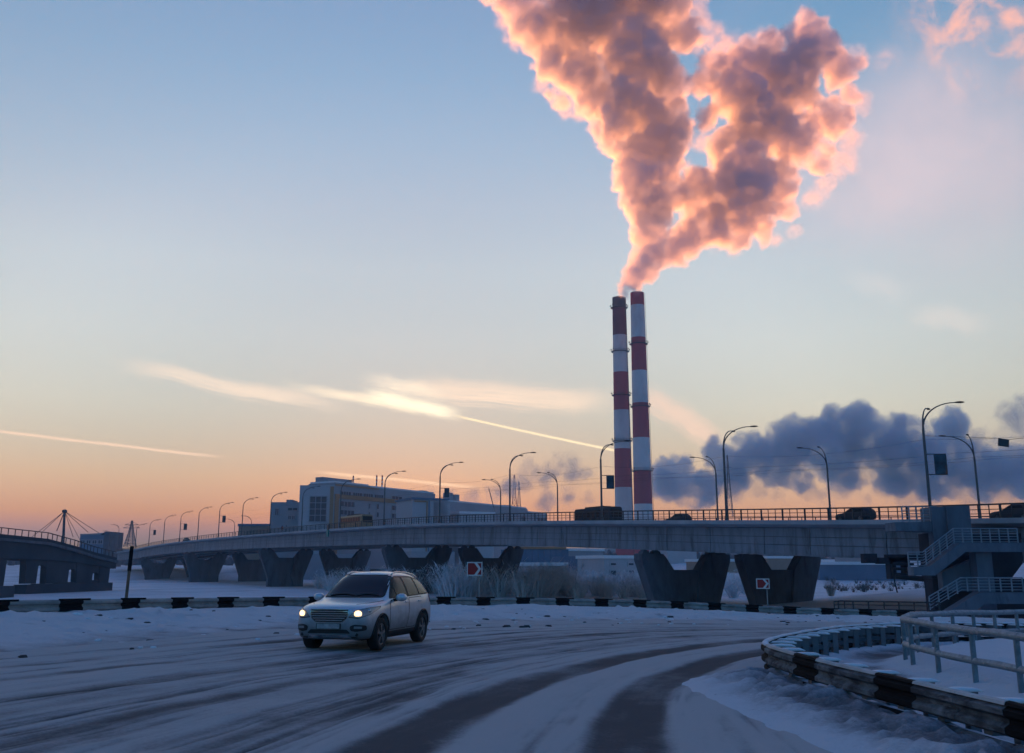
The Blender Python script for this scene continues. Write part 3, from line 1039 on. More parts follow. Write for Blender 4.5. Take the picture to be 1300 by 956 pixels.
def pt_on(c, L, d):
    n = len(c)
    f = np.clip(d / L, 0, 1) * (n - 1)
    i = min(int(f), n - 2)
    a = f - i
    p = c[i] * (1 - a) + c[i + 1] * a
    t = c[min(i + 2, n - 1)] - c[max(i - 1, 0)]
    t = t / np.hypot(*t)
    return p, t


def wbeam(mb, curve_, L, d0, d1, zfun, side, zoff, scale=1.0, step=0.5, thick=0.02):
    """W profile swept along a plan curve; side = +1 puts its face on the left of the curve"""
    n = max(2, int((d1 - d0) / step) + 1)
    rings = []
    for d in np.linspace(d0, d1, n):
        p, t = pt_on(curve_, L, d)
        nx, ny = -t[1] * side, t[0] * side
        z = zfun(d) + zoff
        front = [(p[0] + nx * a * scale, p[1] + ny * a * scale, z + b * scale) for a, b in WSEC]
        back = [(p[0] + nx * (a * scale - thick), p[1] + ny * (a * scale - thick), z + b * scale) for a, b in WSEC]
        rings.append(front + back[::-1])
    mb.strip(rings, closed=True, caps=True)
    return mb


BZ = {}


def bar_z(d):
    p, _ = pt_on(BAR, BARLEN, d)
    return float(zg(p[0], p[1])) + 0.55 - 0.22 * float(sstep(p[0], 4, 18))


gr = thing('guard_rail', 'long black and white guard rail behind the ploughed snow along the outer bend', 'guard rail', (BAR[60][0], BAR[60][1], bar_z(BARLEN * 60 / 259) - 0.5))
d = 18.0
k = 0
while d < BARLEN - 40:
    white, black = 1.42, 0.72
    wbeam(MB(), BAR, BARLEN, d + 0.005, d + white - 0.005, bar_z, -1, 0.02, 1.08).build('white_beam', M['rail_white'], gr)
    b = wbeam(MB(), BAR, BARLEN, d + white, d + white + black, bar_z, -1, 0.02, 1.10)
    # reflective cap board that overhangs the black section
    for q in (0,):
        p0, t0 = pt_on(BAR, BARLEN, d + white - 0.02)
        p1, t1 = pt_on(BAR, BARLEN, d + white + black + 0.25)
        b.beam((p0[0] + t0[1] * 0.05, p0[1] - t0[0] * 0.05, bar_z(d + white) + 0.19), (p1[0] + t1[1] * 0.05, p1[1] - t1[0] * 0.05, bar_z(d + white + black + 0.25) + 0.19), 0.06, 0.05)
    b.build('black_beam', M['rail_black'], gr)
    p, t = pt_on(BAR, BARLEN, d + 0.7)
    z = bar_z(d)
    MB().beam((p[0] - t[1] * 0.12, p[1] + t[0] * 0.12, z - 1.0), (p[0] - t[1] * 0.12, p[1] + t[0] * 0.12, z + 0.15), 0.1, 0.12).build('post', M['galv'], gr)
    d += white + black
    k += 1


def grd_z(d):
    p, _ = pt_on(GUARD, GUARDLEN, d)
    return float(zg(p[0], p[1])) + 0.43


gr = thing('guard_rail', 'snow capped guard rail with spacer blocks, hooking round the near trodden path', 'guard rail', (4.6, 17.0, -0.1))
d = 3.0
k = 0
while d < GUARDLEN - 6:
    L = 0.95
    dark = k % 3 == 2
    b = wbeam(MB(), GUARD, GUARDLEN, d, d + L - 0.01, grd_z, 1, 0.0, 1.0, 0.3)
    b.build('black_beam' if dark else 'white_beam', M['rail_black'] if dark else M['rail_dirty'], gr)
    # snow caught on the top edge of the beam
    n = 5
    rings = []
    for dd in np.linspace(d, d + L - 0.01, n):
        p, t = pt_on(GUARD, GUARDLEN, dd)
        nx, ny = -t[1], t[0]
        h = 0.025 + 0.03 * (fbm(dd * 3, 1.0, 2) + 0.5)
        z = grd_z(dd) + 0.157
        rings.append([(p[0] + nx * a, p[1] + ny * a, z + b * h) for a, b in ((-0.06, 0), (0.06, 0), (0.045, 0.75), (0.0, 1.0), (-0.045, 0.8))])
    p, t = pt_on(GUARD, GUARDLEN, d + L / 2)
    if p[1] > 18.6:
        MB().strip(rings, closed=True, smooth=True, caps=True).build('snow_cap', M['snow'], gr)
    else:
        MB().strip([[((x - p[0]) * 1 + p[0], y, z) for x, y, z in r] for r in rings], closed=True, caps=True).build('top_plate', M['rail_black'] if dark else M['rail_cap'], gr)
    # lower rubbing rail
    wbeam(MB(), GUARD, GUARDLEN, d, d + L - 0.01, grd_z, 1, -0.30, 0.55, 0.3).build('lower_beam', M['rail_black'] if dark else M['rail_dirty'], gr)
    # spacer block, post, snow on both
    ix, iy = t[1], -t[0]
    zb = grd_z(d + L / 2)
    c = Vector((p[0] + ix * 0.20, p[1] + iy * 0.20, zb))
    ex, ey = Vector((ix, iy, 0)), Vector((t[0], t[1], 0))
    MB().obox(c + Vector((0, 0, 0.04)), ex, ey, (0, 0, 1), 0.36, 0.20, 0.16).obox(c + Vector((0, 0, -0.15)), ex, ey, (0, 0, 1), 0.36, 0.16, 0.10).build('spacer', M['galv'], gr)
    c2 = Vector((p[0] + ix * 0.40, p[1] + iy * 0.40, 0))
    MB().beam((c2.x, c2.y, zb - 0.75), (c2.x, c2.y, zb + 0.125), 0.12, 0.15).build('post', M['galv'], gr)
    sc = MB()
    cc = c + ex * 0.06 + Vector((0, 0, 0.121))
    rr = []
    for u_, h_ in ((-0.22, 0.005), (-0.18, 0.03), (0.0, 0.042), (0.2, 0.035), (0.26, 0.005)):
        rr.append([cc + ex * u_ + ey * (-0.10), cc + ex * u_ + ey * (-0.08) + Vector((0, 0, h_)), cc + ex * u_ + ey * 0.08 + Vector((0, 0, h_)), cc + ex * u_ + ey * 0.10])
    sc.strip(rr, closed=True, smooth=True, caps=True)
    sc.build('snow_cap', M['snow'], gr)
    d += L
    k += 1

# ------------------------------------------------------------------ tubular railing round the snowy island
fr = thing('pipe_railing', 'grey blue frosted pipe railing with two rails, curving round the snow at the right', 'railing', (7.66, 18.0, -0.1))


def fen_z(d):
    p, _ = pt_on(FENCE, FENCELEN, d)
    return float(zg(p[0], p[1]))


for hh, r_, nm in ((0.98, 0.052, 'top_rail'), (0.50, 0.046, 'middle_rail')):
    path = []
    for dd in np.linspace(0, FENCELEN, 150):
        p, t = pt_on(FENCE, FENCELEN, dd)
        path.append((p[0], p[1], fen_z(dd) + hh + 0.008 * math.sin(dd * 1.7)))
    MB().tube(path, r_, 10).build(nm, M['blue_pipe'], fr)
    rings = []      # frost and snow lying along the rail
    for q, (x, y, z) in enumerate(path):
        _, t = pt_on(FENCE, FENCELEN, q * FENCELEN / 149)
        nx, ny = -t[1], t[0]
        h = r_ * (0.35 + 0.35 * (vnoise(q * 0.7, hh * 9)))
        rings.append([(x + nx * a, y + ny * a, z + b) for a, b in ((-r_ * 0.92, r_ * 0.45), (-r_ * 0.5, r_ * 0.9 + h * 0.6), (0, r_ + h), (r_ * 0.5, r_ * 0.9 + h * 0.6), (r_ * 0.92, r_ * 0.45))])
    MB().strip(rings, smooth=True).build('frost', M['frost_pipe'], fr)
dd = 1.2
post_px = []
while dd < FENCELEN - 1:
    p, t = pt_on(FENCE, FENCELEN, dd)
    z = fen_z(dd)
    MB().tube([(p[0], p[1], z - 0.3), (p[0], p[1], z + 0.96)], 0.048, 8).build('post', M['blue_pipe'], fr)
    dd += 1.5 if p[1] < 19 else 1.25

# ------------------------------------------------------------------ chevron signs


def chevron_sign(px0, px1, py0, py1, Y, pybot, label):
    a, b = P(px0, py1, Y), P(px1, py0, Y)
    r = thing('chevron_sign', label, 'road sign', (b.x - 0.12, Y, P(650, pybot, Y).z), 0, 'red and white bend signs')
    w, h = b.x - a.x, b.z - a.z
    MB().box(a.x, b.x, Y - 0.02, Y + 0.02, a.z, b.z).build('board', M['sign_white'], r)
    m = 0.07 * w
    fr_ = lambda u, v, d: (a.x + u, Y - 0.0215 - d, a.z + v)
    u0, u1, v0, v1 = m, w - m, m, h - m
    tip, ck, th = u1 - 0.01, 0.48 * w, 0.17 * w
    vm = h / 2
    rp = MB()
    rp.prism([(u0, v0), (ck - 0.0, v0), (tip - th * 1.0, vm), (ck, v1), (u0, v1)], fr_, 0, 0.006)
    rp.prism([(ck + th * 1.15, v0), (u1, v0), (u1, vm - 0.02), (tip, vm)], fr_, 0, 0.006)
    rp.prism([(tip, vm), (u1, vm + 0.02), (u1, v1), (ck + th * 1.15, v1)], fr_, 0, 0.006)
    rp.build('red_field', M['sign_red'], r)
    px = b.x - 0.14
    MB().tube([(px, Y + 0.05, P(650, pybot, Y).z - 0.6), (px, Y + 0.05, b.z - 0.05)], 0.032, 8).build('post', M['rail_white'], r)


chevron_sign(592.5, 612.5, 713.5, 731, 47.5, 762, 'red sign with white chevron on a post behind the guard rail, between the middle piers')
chevron_sign(960.5, 976.5, 734.5, 747.5, 55, 772, 'smaller red and white chevron sign before the right-hand pier')

# ------------------------------------------------------------------ leaning stake
a, b = P(160.5, 757, 33), P(167.5, 694, 33.5)
st = thing('marker_stake', 'leaning wooden stake with a black upper half, behind the left guard rail', 'stake', a - Vector((0, 0, 0.6)))
mid = a.lerp(b, 0.5)
MB().tube([a + (a - b) * 0.3, mid], [0.05, 0.048], 8).build('shaft', M['wood'], st)
MB().tube([mid, b], [0.062, 0.062], 8).build('black_top', M['rail_black'], st)

# ------------------------------------------------------------------ stair block beside the overpass
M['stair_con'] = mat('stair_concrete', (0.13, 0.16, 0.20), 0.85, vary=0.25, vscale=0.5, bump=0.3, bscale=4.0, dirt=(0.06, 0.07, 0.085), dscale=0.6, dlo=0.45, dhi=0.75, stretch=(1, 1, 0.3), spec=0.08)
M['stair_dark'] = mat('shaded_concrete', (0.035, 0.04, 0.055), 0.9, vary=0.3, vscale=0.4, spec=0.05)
M['stair_rail'] = mat('stair_rail_paint', (0.22, 0.26, 0.30), 0.6, 0.2, vary=0.2)
SY = 79.0       # front plane of the stair
sx = lambda px: P(px, 720, SY).x
sz = lambda py: P(650, py, SY).z
sb = thing('stair_tower', 'grey concrete stair block with two landings climbing to the overpass at the right', 'stair tower', (sx(1240), SY, sz(790)))


def stair_mesh(pts, y0, y1, name, m=None):
    MB().prism([(sx(a), sz(b)) for a, b in pts], lambda u, v, d: (u, d, v), y0, y1).build(name, m or M['stair_con'], sb)


# head block on the deck: two walls meeting at a corner
cA, cB = bw(-2.6, -0.6, 0), bw(1.0, -0.6, 0)
zt, zb_ = sz(641.5), sz(700)
stair_mesh([(1197, 642.5), (1215, 642), (1215, 712), (1197, 712)], SY + 1.2, SY + 3.4, 'head_panel')
stair_mesh([(1215.3, 641.5), (1246, 640.5), (1246, 690), (1215.3, 690)], SY + 1.0, SY + 3.6, 'head_wall')
# balcony towards the deck
stair_mesh([(1149, 662), (1196.8, 661.5), (1196.8, 674), (1149, 673)], SY + 1.3, SY + 3.5, 'balcony')
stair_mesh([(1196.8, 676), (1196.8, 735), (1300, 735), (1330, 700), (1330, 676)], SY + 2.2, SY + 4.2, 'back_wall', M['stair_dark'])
# upper flight, landing
stair_mesh([(1214, 689.5), (1298, 689.5), (1298, 701), (1219, 701), (1178.5, 730.5), (1152, 730.5), (1152, 719.5), (1172, 719.5)], SY - 1.2, SY + 0.0, 'upper_flight')
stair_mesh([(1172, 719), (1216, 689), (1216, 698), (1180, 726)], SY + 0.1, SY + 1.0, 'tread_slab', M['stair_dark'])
# lower flight, landing
stair_mesh([(1218, 751), (1298, 751), (1330, 751), (1330, 765), (1224, 765), (1196, 782), (1168, 790), (1150, 790), (1172, 778)], SY - 3.0, SY - 1.8, 'lower_flight')
# support walls below
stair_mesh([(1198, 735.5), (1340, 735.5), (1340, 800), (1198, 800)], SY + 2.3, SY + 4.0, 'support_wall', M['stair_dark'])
stair_mesh([(1236, 701.2), (1256, 701.2), (1256, 800), (1236, 800)], SY - 0.6, SY + 0.6, 'column', M['stair_con'])
stair_mesh([(1200, 727), (1262, 702), (1262, 751), (1200, 751)], SY + 0.7, SY + 1.6, 'panel', M['stair_con'])


def stair_rail(pts, h_px, y, npost, nbar):
    """posts and bars following a line of picture heights, at depth y"""
    fx = lambda a, b: (P(a, 720, y).x, y, P(650, b, y).z)
    for k in range(nbar + 1):
        off = h_px * (1 - k / (nbar + 0.3))
        MB().tube([fx(a, b - off) for a, b in pts], 0.05 if k == 0 else 0.032, 6).build('rail_bar', M['stair_rail'], sb)
    L = [0]
    for (a, b), (c, d_) in zip(pts[:-1], pts[1:]):
        L.append(L[-1] + math.hypot(c - a, d_ - b))
    for q in np.linspace(0, L[-1], npost):
        a = float(np.interp(q, L, [p_[0] for p_ in pts]))
        b = float(np.interp(q, L, [p_[1] for p_ in pts]))
        MB().beam(fx(a, b + 1), fx(a, b - h_px), 0.085, 0.085).build('rail_post', M['stair_rail'], sb)


stair_rail([(1154, 719), (1173, 719), (1215, 689), (1296, 689)], 18, SY - 1.1, 14, 5)
stair_rail([(1176, 774), (1218, 750), (1296, 750)], 16.5, SY - 2.9, 10, 4)
stair_rail([(1151, 661.5), (1196, 661)], 18, SY + 1.4, 6, 4)
# pipe frames and service gear under the deck end
gx = thing('service_frame', 'dark pipes and frames hung under the overpass beside the stair block', 'pipework', bw(4, 3, -1))
g = MB()
gy = SY + 9
qx = lambda px: P(px, 720, gy).x
qz = lambda py: P(650, py, gy).z
for a, b, c_, d_ in ((1096, 1112, 703, 715), (1114, 1152, 708, 716), (1126, 1190, 704, 712), (1127, 1135, 712, 735), (1146, 1153, 712, 733)):
    g.box(qx(a), qx(b), gy - 0.5, gy + 0.5, qz(d_), qz(c_))
g.build('hanger', M['stair_dark'], gx)
g = MB()
for py in (716, 722, 729):
    g.tube([(qx(1130), gy - 0.7, qz(py)), (qx(1156), gy - 0.7, qz(py + 0.6))], 0.12, 8)
g.build('cross_pipe', M['black_steel'], gx)
MB().tube([(qx(1130), gy - 1, qz(732)), (qx(1168), gy - 1, qz(735)), (qx(1192), gy - 1.2, qz(741))], [0.2, 0.24, 0.3], 8).build('main_pipe', M['black_steel'], gx)
MB().tube([(qx(1127), gy - 1, qz(716)), (qx(1129), gy - 1, qz(740)), (qx(1131), gy - 1, qz(752))], 0.06, 6).build('down_pipe', M['black_steel'], gx)

# black railing on the slope in front of the stairs
FY = 68.0
fx = lambda px: P(px, 720, FY).x
fz = lambda py: P(650, py, FY).z
br = thing('black_railing', 'low black railing with three bars behind the right end of the guard rail', 'railing', (fx(1120), FY, fz(780)))
for py in (763, 767.5, 773):
    MB().tube([(fx(1055.5), FY, fz(py + 0.5)), (fx(1062), FY, fz(py)), (fx(1185), FY - 0.5, fz(py + 1.8))], 0.05 if py == 763 else 0.035, 6).build('bar', M['black_steel'], br)
for k, px in enumerate((1055.5, 1061, 1068.5, 1079, 1098, 1117, 1135, 1153.5, 1171, 1184)):
    f = (px - 1062) / 123
    MB().beam((fx(px), FY - 0.5 * max(f, 0), fz(784)), (fx(px), FY - 0.5 * max(f, 0), fz(763 + 1.8 * max(f, 0))), 0.08, 0.08).build('post', M['black_steel'], br)

# ------------------------------------------------------------------ chimneys
def chimney(pxc, py_top, Y, r_top, r_bot, bands, label, platforms, ladder_a):
    base = P(pxc, 700, Y)
    z = lambda py: P(pxc, py, Y).z
    ztop, zbase = z(py_top), FLAT + 2.0
    root = thing('chimney', label, 'chimney', (base.x, Y, zbase), 0, 'striped power station chimneys')
    rad = lambda zz: r_top + (r_bot - r_top) * (ztop - zz) / (ztop - zbase)
    n = 40
    ring = lambda zz, k=1.0: [(base.x + rad(zz) * k * math.cos(2 * math.pi * i / n), Y + rad(zz) * k * math.sin(2 * math.pi * i / n), zz) for i in range(n)]
    for (py0, py1, m) in bands:
        z1, z0 = z(py0), max(z(py1), zbase)
        mb = MB()
        zs = np.linspace(z1, z0, max(2, int((z1 - z0) / 9) + 1))
        mb.strip([ring(q) for q in zs], closed=True, smooth=True)
        if py0 == py_top:
            mb.strip([ring(z1), ring(z1 + 0.02, 0.8), ring(z1 - 8, 0.78)], closed=True, smooth=False)
        mb.build('shaft_band', M[m], root)
    for py in platforms:
        zz = z(py)
        mb = MB()
        k0, k1 = 0.98, 1.0 + 1.25 / rad(zz)
        mb.strip([ring(zz - 0.25, k0), ring(zz - 0.1, k1), ring(zz + 0.1, k1), ring(zz + 0.12, k0)], closed=True)
        pf = mb.build('platform', M['black_steel'], root)
        g = MB()
        for hh in (0.65, 1.25):
            pts = ring(zz + hh, k1)
            g.tube(pts + [pts[0]], 0.06, 4, caps=False)
        for i in range(0, n, 2):
            a = ring(zz, k1)[i]
            g.tube([a, (a[0], a[1], zz + 1.25)], 0.06, 4)
        g.build('guard_ring', M['black_steel'], pf)
        lt = MB()
        for i in (0, n // 2, n // 2 + 4, n - 4):
            a = ring(zz, k1 + 0.03)[i]
            lt.box(a[0] - 0.3, a[0] + 0.3, a[1] - 0.3, a[1] + 0.3, zz + 1.0, zz + 1.9)
        lt.build('warning_lamp', M['chim_soot'], pf)
    mb = MB()
    ca, sa = math.cos(ladder_a), math.sin(ladder_a)
    tx, ty = -sa, ca
    for o in (-0.45, 0.45):
        mb.tube([(base.x + ca * (rad(q) + 0.5) + tx * o, Y + sa * (rad(q) + 0.5) + ty * o, q) for q in np.linspace(zbase, ztop - 0.5, 12)], 0.1, 4)
    q = zbase
    while q < ztop - 2:
        mb.beam((base.x + ca * (rad(q) + 0.5) + tx * 0.45, Y + sa * (rad(q) + 0.5) + ty * 0.45, q), (base.x + ca * (rad(q) + 0.5) - tx * 0.45, Y + sa * (rad(q) + 0.5) - ty * 0.45, q), 0.12, 0.12)
        q += 2.5
    mb.build('ladder', M['black_steel'], root)
    return root


CH_Y = 660.0
pm_ = CH_Y / 1296.0
chimney(793.6, 378, CH_Y + 22, 8.9 * pm_ * 1.03, 12.4 * pm_ * 1.03,
        [(378, 392, 'chim_soot'), (392, 426, 'chim_sooty_red'), (426, 473, 'chim_white'), (473, 521, 'chim_red'), (521, 570, 'chim_white'), (570, 619, 'chim_red'), (619, 668, 'chim_white'), (668, 760, 'chim_red')],
        'left striped chimney, slightly shorter, with a soot darkened top', (391, 446.5, 502, 560), R(-35))
chimney(818.3, 372, CH_Y - 8, 9.0 * pm_, 12.6 * pm_,
        [(372, 388, 'chim_red'), (388, 429, 'chim_white'), (429, 471, 'chim_red'), (471, 512, 'chim_white'), (512, 556, 'chim_red'), (556, 598, 'chim_white'), (598, 640, 'chim_red'), (640, 682, 'chim_white'), (682, 760, 'chim_red')],
        'right striped chimney, slightly taller, red to the rim', (437, 516.5, 598), R(-10))


# ------------------------------------------------------------------ buildings beyond the river
def wall_frame(a, b):
    """facade from plan point a to b (left to right as seen): frame(u along, v height, d out towards the camera)"""
    a, b = Vector((a[0], a[1], 0)), Vector((b[0], b[1], 0))
    u = (b - a).normalized()
    n = Vector((u.y, -u.x, 0))
    L = (b - a).length
    f = lambda uu, v, d: (a.x + u.x * uu + n.x * d, a.y + u.y * uu + n.y * d, v)
    return f, L


def fbox(mb, f, u0, u1, v0, v1, d0, d1):
    return mb.hexa([f(u0, v0, d1), f(u1, v0, d1), f(u1, v0, d0), f(u0, v0, d0), f(u0, v1, d1), f(u1, v1, d1), f(u1, v1, d0), f(u0, v1, d0)])


def window(f, root, u0, u1, v0, v1, panes=1, name='window', frame='wall_grey', glass='win_far', rows=1):
    mb = MB()
    t = 0.35
    fbox(mb, f, u0 - t, u1 + t, v1, v1 + t, -0.1, 0.22)
    fbox(mb, f, u0 - t, u1 + t, v0 - t, v0, -0.1, 0.30)
    fbox(mb, f, u0 - t, u0, v0, v1, -0.1, 0.22)
    fbox(mb, f, u1, u1 + t, v0, v1, -0.1, 0.22)
    for k in range(1, panes):
        uu = u0 + (u1 - u0) * k / panes
        fbox(mb, f, uu - 0.12, uu + 0.12, v0, v1, 0.03, 0.16)
    for k in range(1, rows):
        vv = v0 + (v1 - v0) * k / rows
        fbox(mb, f, u0, u1, vv - 0.12, vv + 0.12, 0.03, 0.15)
    w = mb.build(name, M[frame], root)
    g = MB()
    fbox(g, f, u0, u1, v0, v1, -0.05, 0.06)
    g.build('pane', M[glass], w)
    return w


def block(root, a, b, depth, z0, z1, name, m, roof=None):
    f, L = wall_frame(a, b)
    mb = MB()
    fbox(mb, f, 0, L, z0, z1, -depth, 0)
    o = mb.build(name, M[m], root)
    if roof:
        r = MB()
        fbox(r, f, -0.4, L + 0.4, z1 + 0.004, z1 + 0.9, -depth - 0.4, 0.4)
        r.build('roof', M[roof], o)
    return f, L, o


GZ = FLAT + 4.0     # ground of the far bank
zz = lambda py, Y: P(650, py, Y).z
# --- the big grey complex
MY = 400.0
A = P(377, 700, MY)
B = P(421.5, 700, MY)
C = P(695, 700, 545)
mall = thing('mall_building', 'large grey flat roofed building with orange trim, glass panel and smoking roof behind the overpass', 'building', (B.x, MY, GZ))
zt = zz(616, MY)
f1, L1, o = block(mall, A, B, 60, GZ, zt, 'wing_wall', 'wall_pale', None)
fm, Lm = wall_frame(B, C)
mb = MB()
zt2 = zz(612.5, MY)
p = 0
step = [(0, 22, zt2), (22, 68, zt2 - 0.4), (68, 150, zt2 - 3.2), (150, Lm, zt2 - 5.0)]
for q, (u0, u1, zq) in enumerate(step):
    fbox(mb, fm, u0 + (0.003 if q else 0), u1, GZ, zq, -14 - 0.01 * q, -0.002 * q)
mb.build('wall', M['wall_grey'], mall)
rf = MB()
for u0, u1, zq in step:
    fbox(rf, fm, u0 + 0.3, u1 - 0.3, zq + 0.004, zq + 0.7, -13.4, -0.6)
rf.build('roof', M['roof_snow'], mall)
tr = MB()
pxU = lambda px: (lambda d: (lambda k: (Vector((d.x * k, d.y * k, 0)) - Vector((B.x, B.y, 0))).length)(
    ((B.x * (-(C.y - B.y)) + B.y * (C.x - B.x)) / (d.x * (-(C.y - B.y)) + d.y * (C.x - B.x)))))(ray(px, 650))
fbox(tr, fm, 0.4, 2.6, GZ, zt2 - 4.5, 0.0, 0.35)
fbox(tr, fm, 2.61, pxU(530), zt2 - 6.2, zt2 - 4.51, 0.0, 0.35)
fbox(tr, fm, 0.4, pxU(480), zt2 - 1.2, zt2 - 0.6, 0.0, 0.3)
fbox(tr, fm, pxU(585), pxU(640), zt2 - 14.5, zt2 - 13.6, 0.0, 0.3)
tr.build('orange_trim', M['wall_orange'], mall)
fbox_s = MB()
fbox(fbox_s, f1, L1 - 1.6, L1 - 0.2, GZ, zt - 0.5, 0.0, 0.3)
fbox_s.build('orange_trim', M['wall_orange'], mall)
M['mirror_glass'] = mat('tall_glass', (0.02, 0.05, 0.08), 0.12, spec=0.8)
sc_ = L1 / 44.5
window(f1, mall, 14 * sc_, 35 * sc_, zz(662, MY), zz(630.5, MY), 3, 'glass_panel', 'wall_grey', 'mirror_glass', 4)
for rows in ((628, 634.5), (640, 646), (650.5, 656)):
    za, zb = zz(rows[1], MY + 22), zz(rows[0], MY + 22)
    if rows[0] == 628:
        for a, b in ((432, 446), (447, 460), (461, 474), (475, 487)):
            window(fm, mall, pxU(a), pxU(b) - 0.8, za, zb, 4)
    else:
        for a, b in ((432, 451), (468, 471), (478, 482)):
            window(fm, mall, pxU(a), pxU(b) - 0.8, za, zb, 4 if b - a > 8 else 1)
    for a, b in ((497, 511), (594, 607), (612, 628), (662, 668), (682, 694)):
        k = 0 if a < 590 else 6
        window(fm, mall, pxU(a), pxU(b) - 0.8, za - k * 0.7, zb - k * 0.7, 3)
# roof gear
for a, b, h, d_ in ((425, 462, 2.6, 14), (392, 398, 1.6, 10), (525, 540, 3.0, 16), (548, 556, 4.5, 12), (582, 586, 6.5, 10), (590, 594, 6.0, 10), (655, 664, 3.5, 14), (668, 682, 2.2, 14)):
    mb = MB()
    u0, u1 = pxU(max(a, 422)), pxU(max(b, 426))
    top = zt2 - (0 if a < 480 else (3.2 if a < 560 else 5.0))
    fbox(mb, fm, u0, u1, top + 0.71, top + h, -d_ * 0.5 - 4, -d_ * 0.5)
    mb.build('roof_unit', M['wall_grey'], mall)
for k, (px, t0, t1) in enumerate(((447, 604, 611), (477, 603.5, 615), (484, 603.5, 615))):
    Y = MY + 45
    z0, z1 = zz(618, Y), zz(t0, Y)
    x = P(px, 650, Y).x
    r = thing('roof_mast', ['single thin striped mast above the left end of the grey building roof', 'left one of the pair of red and white masts behind the grey roof', 'right one of the pair of red and white masts behind the grey roof'][k], 'mast', (x, Y, z0), 0, 'striped masts behind the grey building')
    n = 6
    for j in range(n):
        a, b = z0 + (z1 - z0) * j / n, z0 + (z1 - z0) * (j + 1) / n
        MB().tube([(x, Y, a), (x, Y, b)], 0.32, 8).build('mast_section', M['chim_red'] if j % 2 else M['chim_white'], r)

# --- annex, front hall, low sheds and other buildings
ax = thing('annex_building', 'small grey flat roofed block left of the large grey building', 'building', (P(341, 700, 415).x, 415, GZ))
fa, La, o = block(ax, P(341, 700, 415), P(378, 700, 415), 30, GZ, zz(637.5, 415), 'wall', 'wall_grey', None)
k = La / 37.0
r_ = MB(); fbox(r_, fa, 18 * k, 26 * k, zz(637.5, 415) + 0.004, zz(634, 415), -12, -2); r_.build('roof_unit', M['wall_grey'], ax)
for a, b, y0, y1 in ((6, 10, 646, 654), (22, 34, 645, 648), (23, 26, 655, 659), (28, 31, 655, 659)):
    window(fa, ax, a * k, b * k, zz(y1, 415), zz(y0, 415), 2)
fh = thing('front_hall', 'pale box shaped hall with blue edged roof in front of the grey building', 'building', (P(523, 700, 372).x, 372, GZ))
f_, L_, o = block(fh, P(522, 700, 372), P(567, 700, 378), 18, GZ, zz(634, 372), 'wall', 'wall_pale', None)
mb = MB(); fbox(mb, f_, -0.5, L_ + 0.5, zz(634, 372) + 0.004, zz(631.5, 372), -18.5, 0.6); mb.build('roof', M['wall_blue'], fh)
mb = MB(); fbox(mb, f_, L_ * 0.40, L_ * 0.43, GZ, zz(636, 372), 0.0, 0.3); fbox(mb, f_, 0.8, L_ * 0.39, zz(637, 372), zz(635.5, 372), 0, 0.3); mb.build('orange_trim', M['wall_orange'], fh)
mb = MB(); fbox(mb, f_, L_ * 0.46, L_ * 0.49, GZ, zz(635, 372), 0.0, 0.35); mb.build('blue_trim', M['wall_blue'], fh)
for q in range(6):
    mb = MB(); fbox(mb, f_, L_ * (0.52 + q * 0.08), L_ * (0.52 + q * 0.08) + 2.2, GZ, zz(637, 372), 0.0, 0.12); mb.build('wall_panel', M['wall_pale'], fh)
sh = thing('low_shed', 'long low shed with white snowy roof before the right end of the grey building', 'building', (P(605, 700, 385).x, 385, GZ))
f_, L_, o = block(sh, P(583, 700, 385), P(627, 700, 392), 20, GZ, zz(652, 385), 'wall', 'wall_pale', 'roof_snow')
tb = thing('low_building', 'low tan and blue building between the lamps, left of the annex', 'building', (P(320, 700, 430).x, 430, GZ))
f_, L_, o = block(tb, P(301, 700, 430), P(342, 700, 430), 26, GZ, zz(668, 430), 'wall', 'wall_brown', None)
mb = MB(); fbox(mb, f_, -0.3, L_ + 0.3, zz(668, 430) + 0.004, zz(665, 430), -26.2, 0.4); mb.build('roof', M['wall_blue'], tb)
ob = thing('office_block', 'dark blue block with slanting roof end at the far left, behind the old bridge', 'building', (P(120, 700, 480).x, 480, GZ))
f_, L_, o = block(ob, P(100, 700, 480), P(131, 700, 480), 20, GZ, zz(679, 480), 'wall', 'wall_blue', None)
mb = MB().prism([(0, zz(679, 480) + 0.004), (L_ * 0.8, zz(679, 480) + 0.004), (L_, zz(676, 480)), (L_ * 0.75, zz(677, 480)), (0, zz(678, 480))], f_, -20, 0.3); mb.build('roof', M['wall_grey'], ob)
mb = MB(); fbox(mb, f_, L_ * 1.005, L_ * 1.24, GZ, zz(675, 480), -16, 0.8); mb.build('end_wall', M['concrete_dark'], ob)
for q in range(4):
    window(f_, ob, 0.6 + q * L_ * 0.24, 0.6 + q * L_ * 0.24 + 1.8, zz(690, 480), zz(686, 480), 2)

